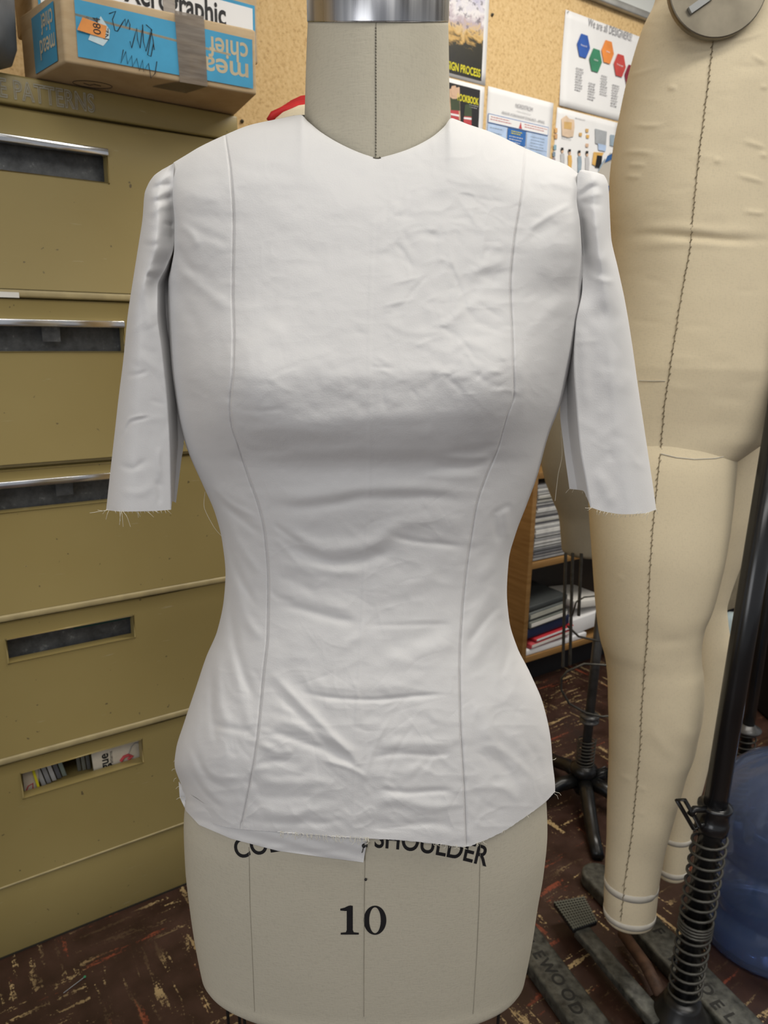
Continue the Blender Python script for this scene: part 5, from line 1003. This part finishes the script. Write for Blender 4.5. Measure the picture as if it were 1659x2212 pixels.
for k_ in range(11): f_ = (k_+.5)/11; mb.tube([pc[0]*(1-f_)+pc[1]*f_+ZZ*.0008, pc[3]*(1-f_)+pc[2]*f_+ZZ*.0008], .0015, 4); mb.tube([pc[0]*(1-f_)+pc[3]*f_+ZZ*.0008, pc[1]*(1-f_)+pc[2]*f_+ZZ*.0008], .0015, 4)
mb.build('tread_grid', plain('worn_tread_edges', (.13, .13, .10, 1), .5), pdl)
g0 = [atz(x, y, .048) for x, y in [(1240, 2008), (1272, 1998), (1300, 2032), (1430, 2180), (1436, 2200), (1412, 2212), (1395, 2195), (1270, 2042)]]
V = [p-ZZ*.018 for p in g0]+g0; n_ = len(g0); bevel(meshobj('pedal_arm', V, [list(range(n_))[::-1], list(range(n_, 2*n_))]+[[i, (i+1) % n_, (i+1) % n_+n_, i+n_] for i in range(n_)], M_CAST, st), .003)
MB().tube([atz(1345, 2015, .03), atz(1395, 2085, .035), atz(1438, 2170, .045)], .012, 12).build('linkage_rod', plain('rusty_rod', (.10, .055, .035, 1), .6, .2, .3), st, True)

# smaller grey form with wire cage on a four-legged stand
sf = thing('dress_form', (.575, 1.83, .6), 'small grey linen hip form standing in the gap below the right sleeve', 'dress form')
SFm = Loft([(740, 1215, 1330), (820, 1190, 1352), (900, 1173, 1368), (960, 1169, 1372), (1000, 1170, 1371), (1040, 1178, 1362), (1080, 1193, 1350), (1120, 1208, 1340), (1160, 1212, 1336), (1186, 1214, 1334)], 1.83, k=.8, n=2.1, nrow=80)
SFm.mesh('torso', M_LINEN3, sf, 96, roundb=.012)
ss = thing('form_stand', (.556, 1.80, 0), 'grey pole stand with spring and black curved iron legs beneath the small grey form', 'stand')
def vz2(z): return np.array([.560+.006*(z/.6), 1.80, z])
MB().tube([vz2(.12), vz2(.66)], .0125, 20).build('pole', M_GPOLE, ss, True)
MB().lathe(vz2(.235), [(.014, 0), (.026, .002), (.026, .006), (.018, .008), (.018, .014), (.026, .016), (.026, .021), (.014, .023)], 28).build('collar', M_GPOLE, ss, True)
helix(vz2, .105, .185, 8, .0235, .0018, M_WIRE, ss)
MB().lathe(vz2(0), [(.018, .02), (.024, .03), (.026, .07), (.036, .085), (.036, .10), (.020, .112)], 28).build('hub', M_IRON, ss, True)
for k_, an in enumerate((200, 265, 318, 20, 110)):
    c, s_ = math.cos(math.radians(an)), math.sin(math.radians(an)); B0 = vz2(0)
    MB().tube([B0+np.array([c*r, s_*r, z]) for r, z in ((.02, .062), (.07, .060), (.12, .040), (.19, .018), (.25, .013))], [.020, .019, .018, .017, .015], 12).build('leg', M_IRON, ss, True)
mb = MB(); c0 = vz2(.095)
for k_ in range(4): mb.tube([c0+np.array([.02, -.02, -.006*k_]), c0+np.array([.05+.004*k_, -.02, .018-.008*k_]), c0+np.array([.058, -.02, .010-.008*k_])], .0025, 6)
mb.build('release_lever', M_IRON, ss, True)
for x0, y1 in ((1224, 1440), (1239, 1436), (1258, 1330), (1318, 1430)): MB().tube([aty(x0-2, 1195, 1.78), aty(x0-8, y1, 1.78)], .0042, 8).build('cage_rod', M_WIRE, ss)
MB().tube([aty(x, y, 1.77) for x, y in [(1225, 1450), (1262, 1434), (1330, 1438), (1365, 1450), (1370, 1520), (1340, 1545), (1300, 1548), (1265, 1540), (1230, 1520), (1212, 1490), (1213, 1465)]], .003, 8, closed=True).build('wire_loop', M_WIRE, ss, True)
MB().tube([aty(x, y, 1.79) for x, y in [(1226, 1352), (1250, 1375), (1290, 1384), (1340, 1385)]], .003, 8).build('wire_hoop', M_WIRE, ss, True)
MB().tube([aty(x, y, 1.76) for x, y in [(1236, 1330), (1245, 1300), (1262, 1290), (1290, 1287)]], .0022, 8).build('wire_hoop', M_WIRE, ss, True)

# another black pole stand just behind
s4 = thing('form_stand', (.925, 1.68, 0), 'thinner black pole stand with spring, right behind the front black pole', 'stand')
def vz4(z): return np.array([.925, 1.68, z])
MB().tube([vz4(.03), vz4(1.15)], .014, 20).build('pole', M_POLE, s4, True); MB().lathe(vz4(.285), [(.015, 0), (.030, .002), (.032, .008), (.020, .012), (.015, .02)], 28).build('collar', M_GPOLE, s4, True)
helix(vz4, .05, .285, 14, .022, .0022, M_WIRE, s4)
mb = MB().lathe(vz4(0), [(.05, .0), (.05, .025), (.03, .045), (.016, .05)], 28)
for an in (40, 130, 220, 310): mb.tube([vz4(.02), vz4(.012)+np.array([math.cos(math.radians(an))*.12, math.sin(math.radians(an))*.12, 0])], .011, 8)
mb.build('hub', M_IRON, s4, True)

# cream form hidden behind, only its shoulder showing, with a red collar
f4 = thing('dress_form', (-.02, 1.1, .5), 'cream dress form hidden behind the big one, just a shoulder showing left of the neck', 'dress form')
F4 = Loft([(232, 700, 860), (238, 660, 900), (246, 618, 950), (256, 596, 965), (290, 575, 985), (400, 570, 1000), (700, 600, 1000), (1000, 640, 980), (1200, 640, 980), (1500, 560, 1050)], 1.1, k=.5, n=2.2, nrow=90)
F4.mesh('torso', M_LINEN2, f4, 64); 
MB().tube([(-.02, 1.1, 0.02), (-.02, 1.1, 1.0)], .014, 12).build('pole', M_IRON, f4, True); MB().lathe((-.02, 1.1, 0), [(.13, 0), (.13, .02), (.03, .04), (.016, .06)], 28).build('base', M_IRON, f4, True)
rc = thing('collar', aty(640, 235, 1.08), 'red ribbed fabric collar on the shoulder left of the linen neck', 'collar')
for k_ in range(4):
    o_ = k_*8; pts = [aty(x, y, 1.07+.004*k_) for x, y in [(582+o_*.9, 262-o_*.1), (590+o_*.9, 248-o_*.2), (612+o_*.8, 238-o_*.55), (640+o_*.5, 233-o_*.75), (680, 230-o_*.8), (740, 230-o_*.8)]]
    MB().tube(pts, .0046, 10).build('rib', M_RED, rc, True)

# ------------------------------------------------------------------ water jug
jg = thing('water_jug', (.835, 1.335, 0), 'large translucent blue water jug on the floor at the right edge', 'water jug')
tj = NT('blue_polycarbonate', .03, 0, (.16, .27, .55, 1), .6); tj.b.inputs['Transmission Weight'].default_value = .9; tj.b.inputs['IOR'].default_value = 1.4; tj.color(tj.ramp(tj.noise(tj.mapping(), 6, 2), [(.3, (.30, .42, .68, 1)), (.7, (.48, .58, .82, 1))]))
pr = [(.10, .012), (.125, .0), (.134, .010), (.136, .03), (.135, .085), (.1305, .095), (.1305, .105), (.136, .115), (.136, .20), (.1305, .21), (.1305, .22), (.136, .23), (.136, .30), (.130, .335), (.112, .37), (.085, .400), (.05, .425), (.030, .44), (.028, .48), (.024, .48), (.026, .44), (.045, .421), (.080, .396), (.108, .367), (.1265, .333), (.1325, .30), (.1325, .23), (.127, .22), (.127, .21), (.1325, .20), (.1325, .115), (.127, .105), (.127, .095), (.1315, .085), (.1325, .03), (.128, .012), (.10, .016)]
jb = MB().lathe((.835, 1.335, 0), pr, 72); jb.build('bottle', tj.m, jg, True)
MB().lathe((.835, 1.335, .478), [(.030, -.02), (.031, .005), (.022, .008)], 32).build('cap', M_LB, jg, True)
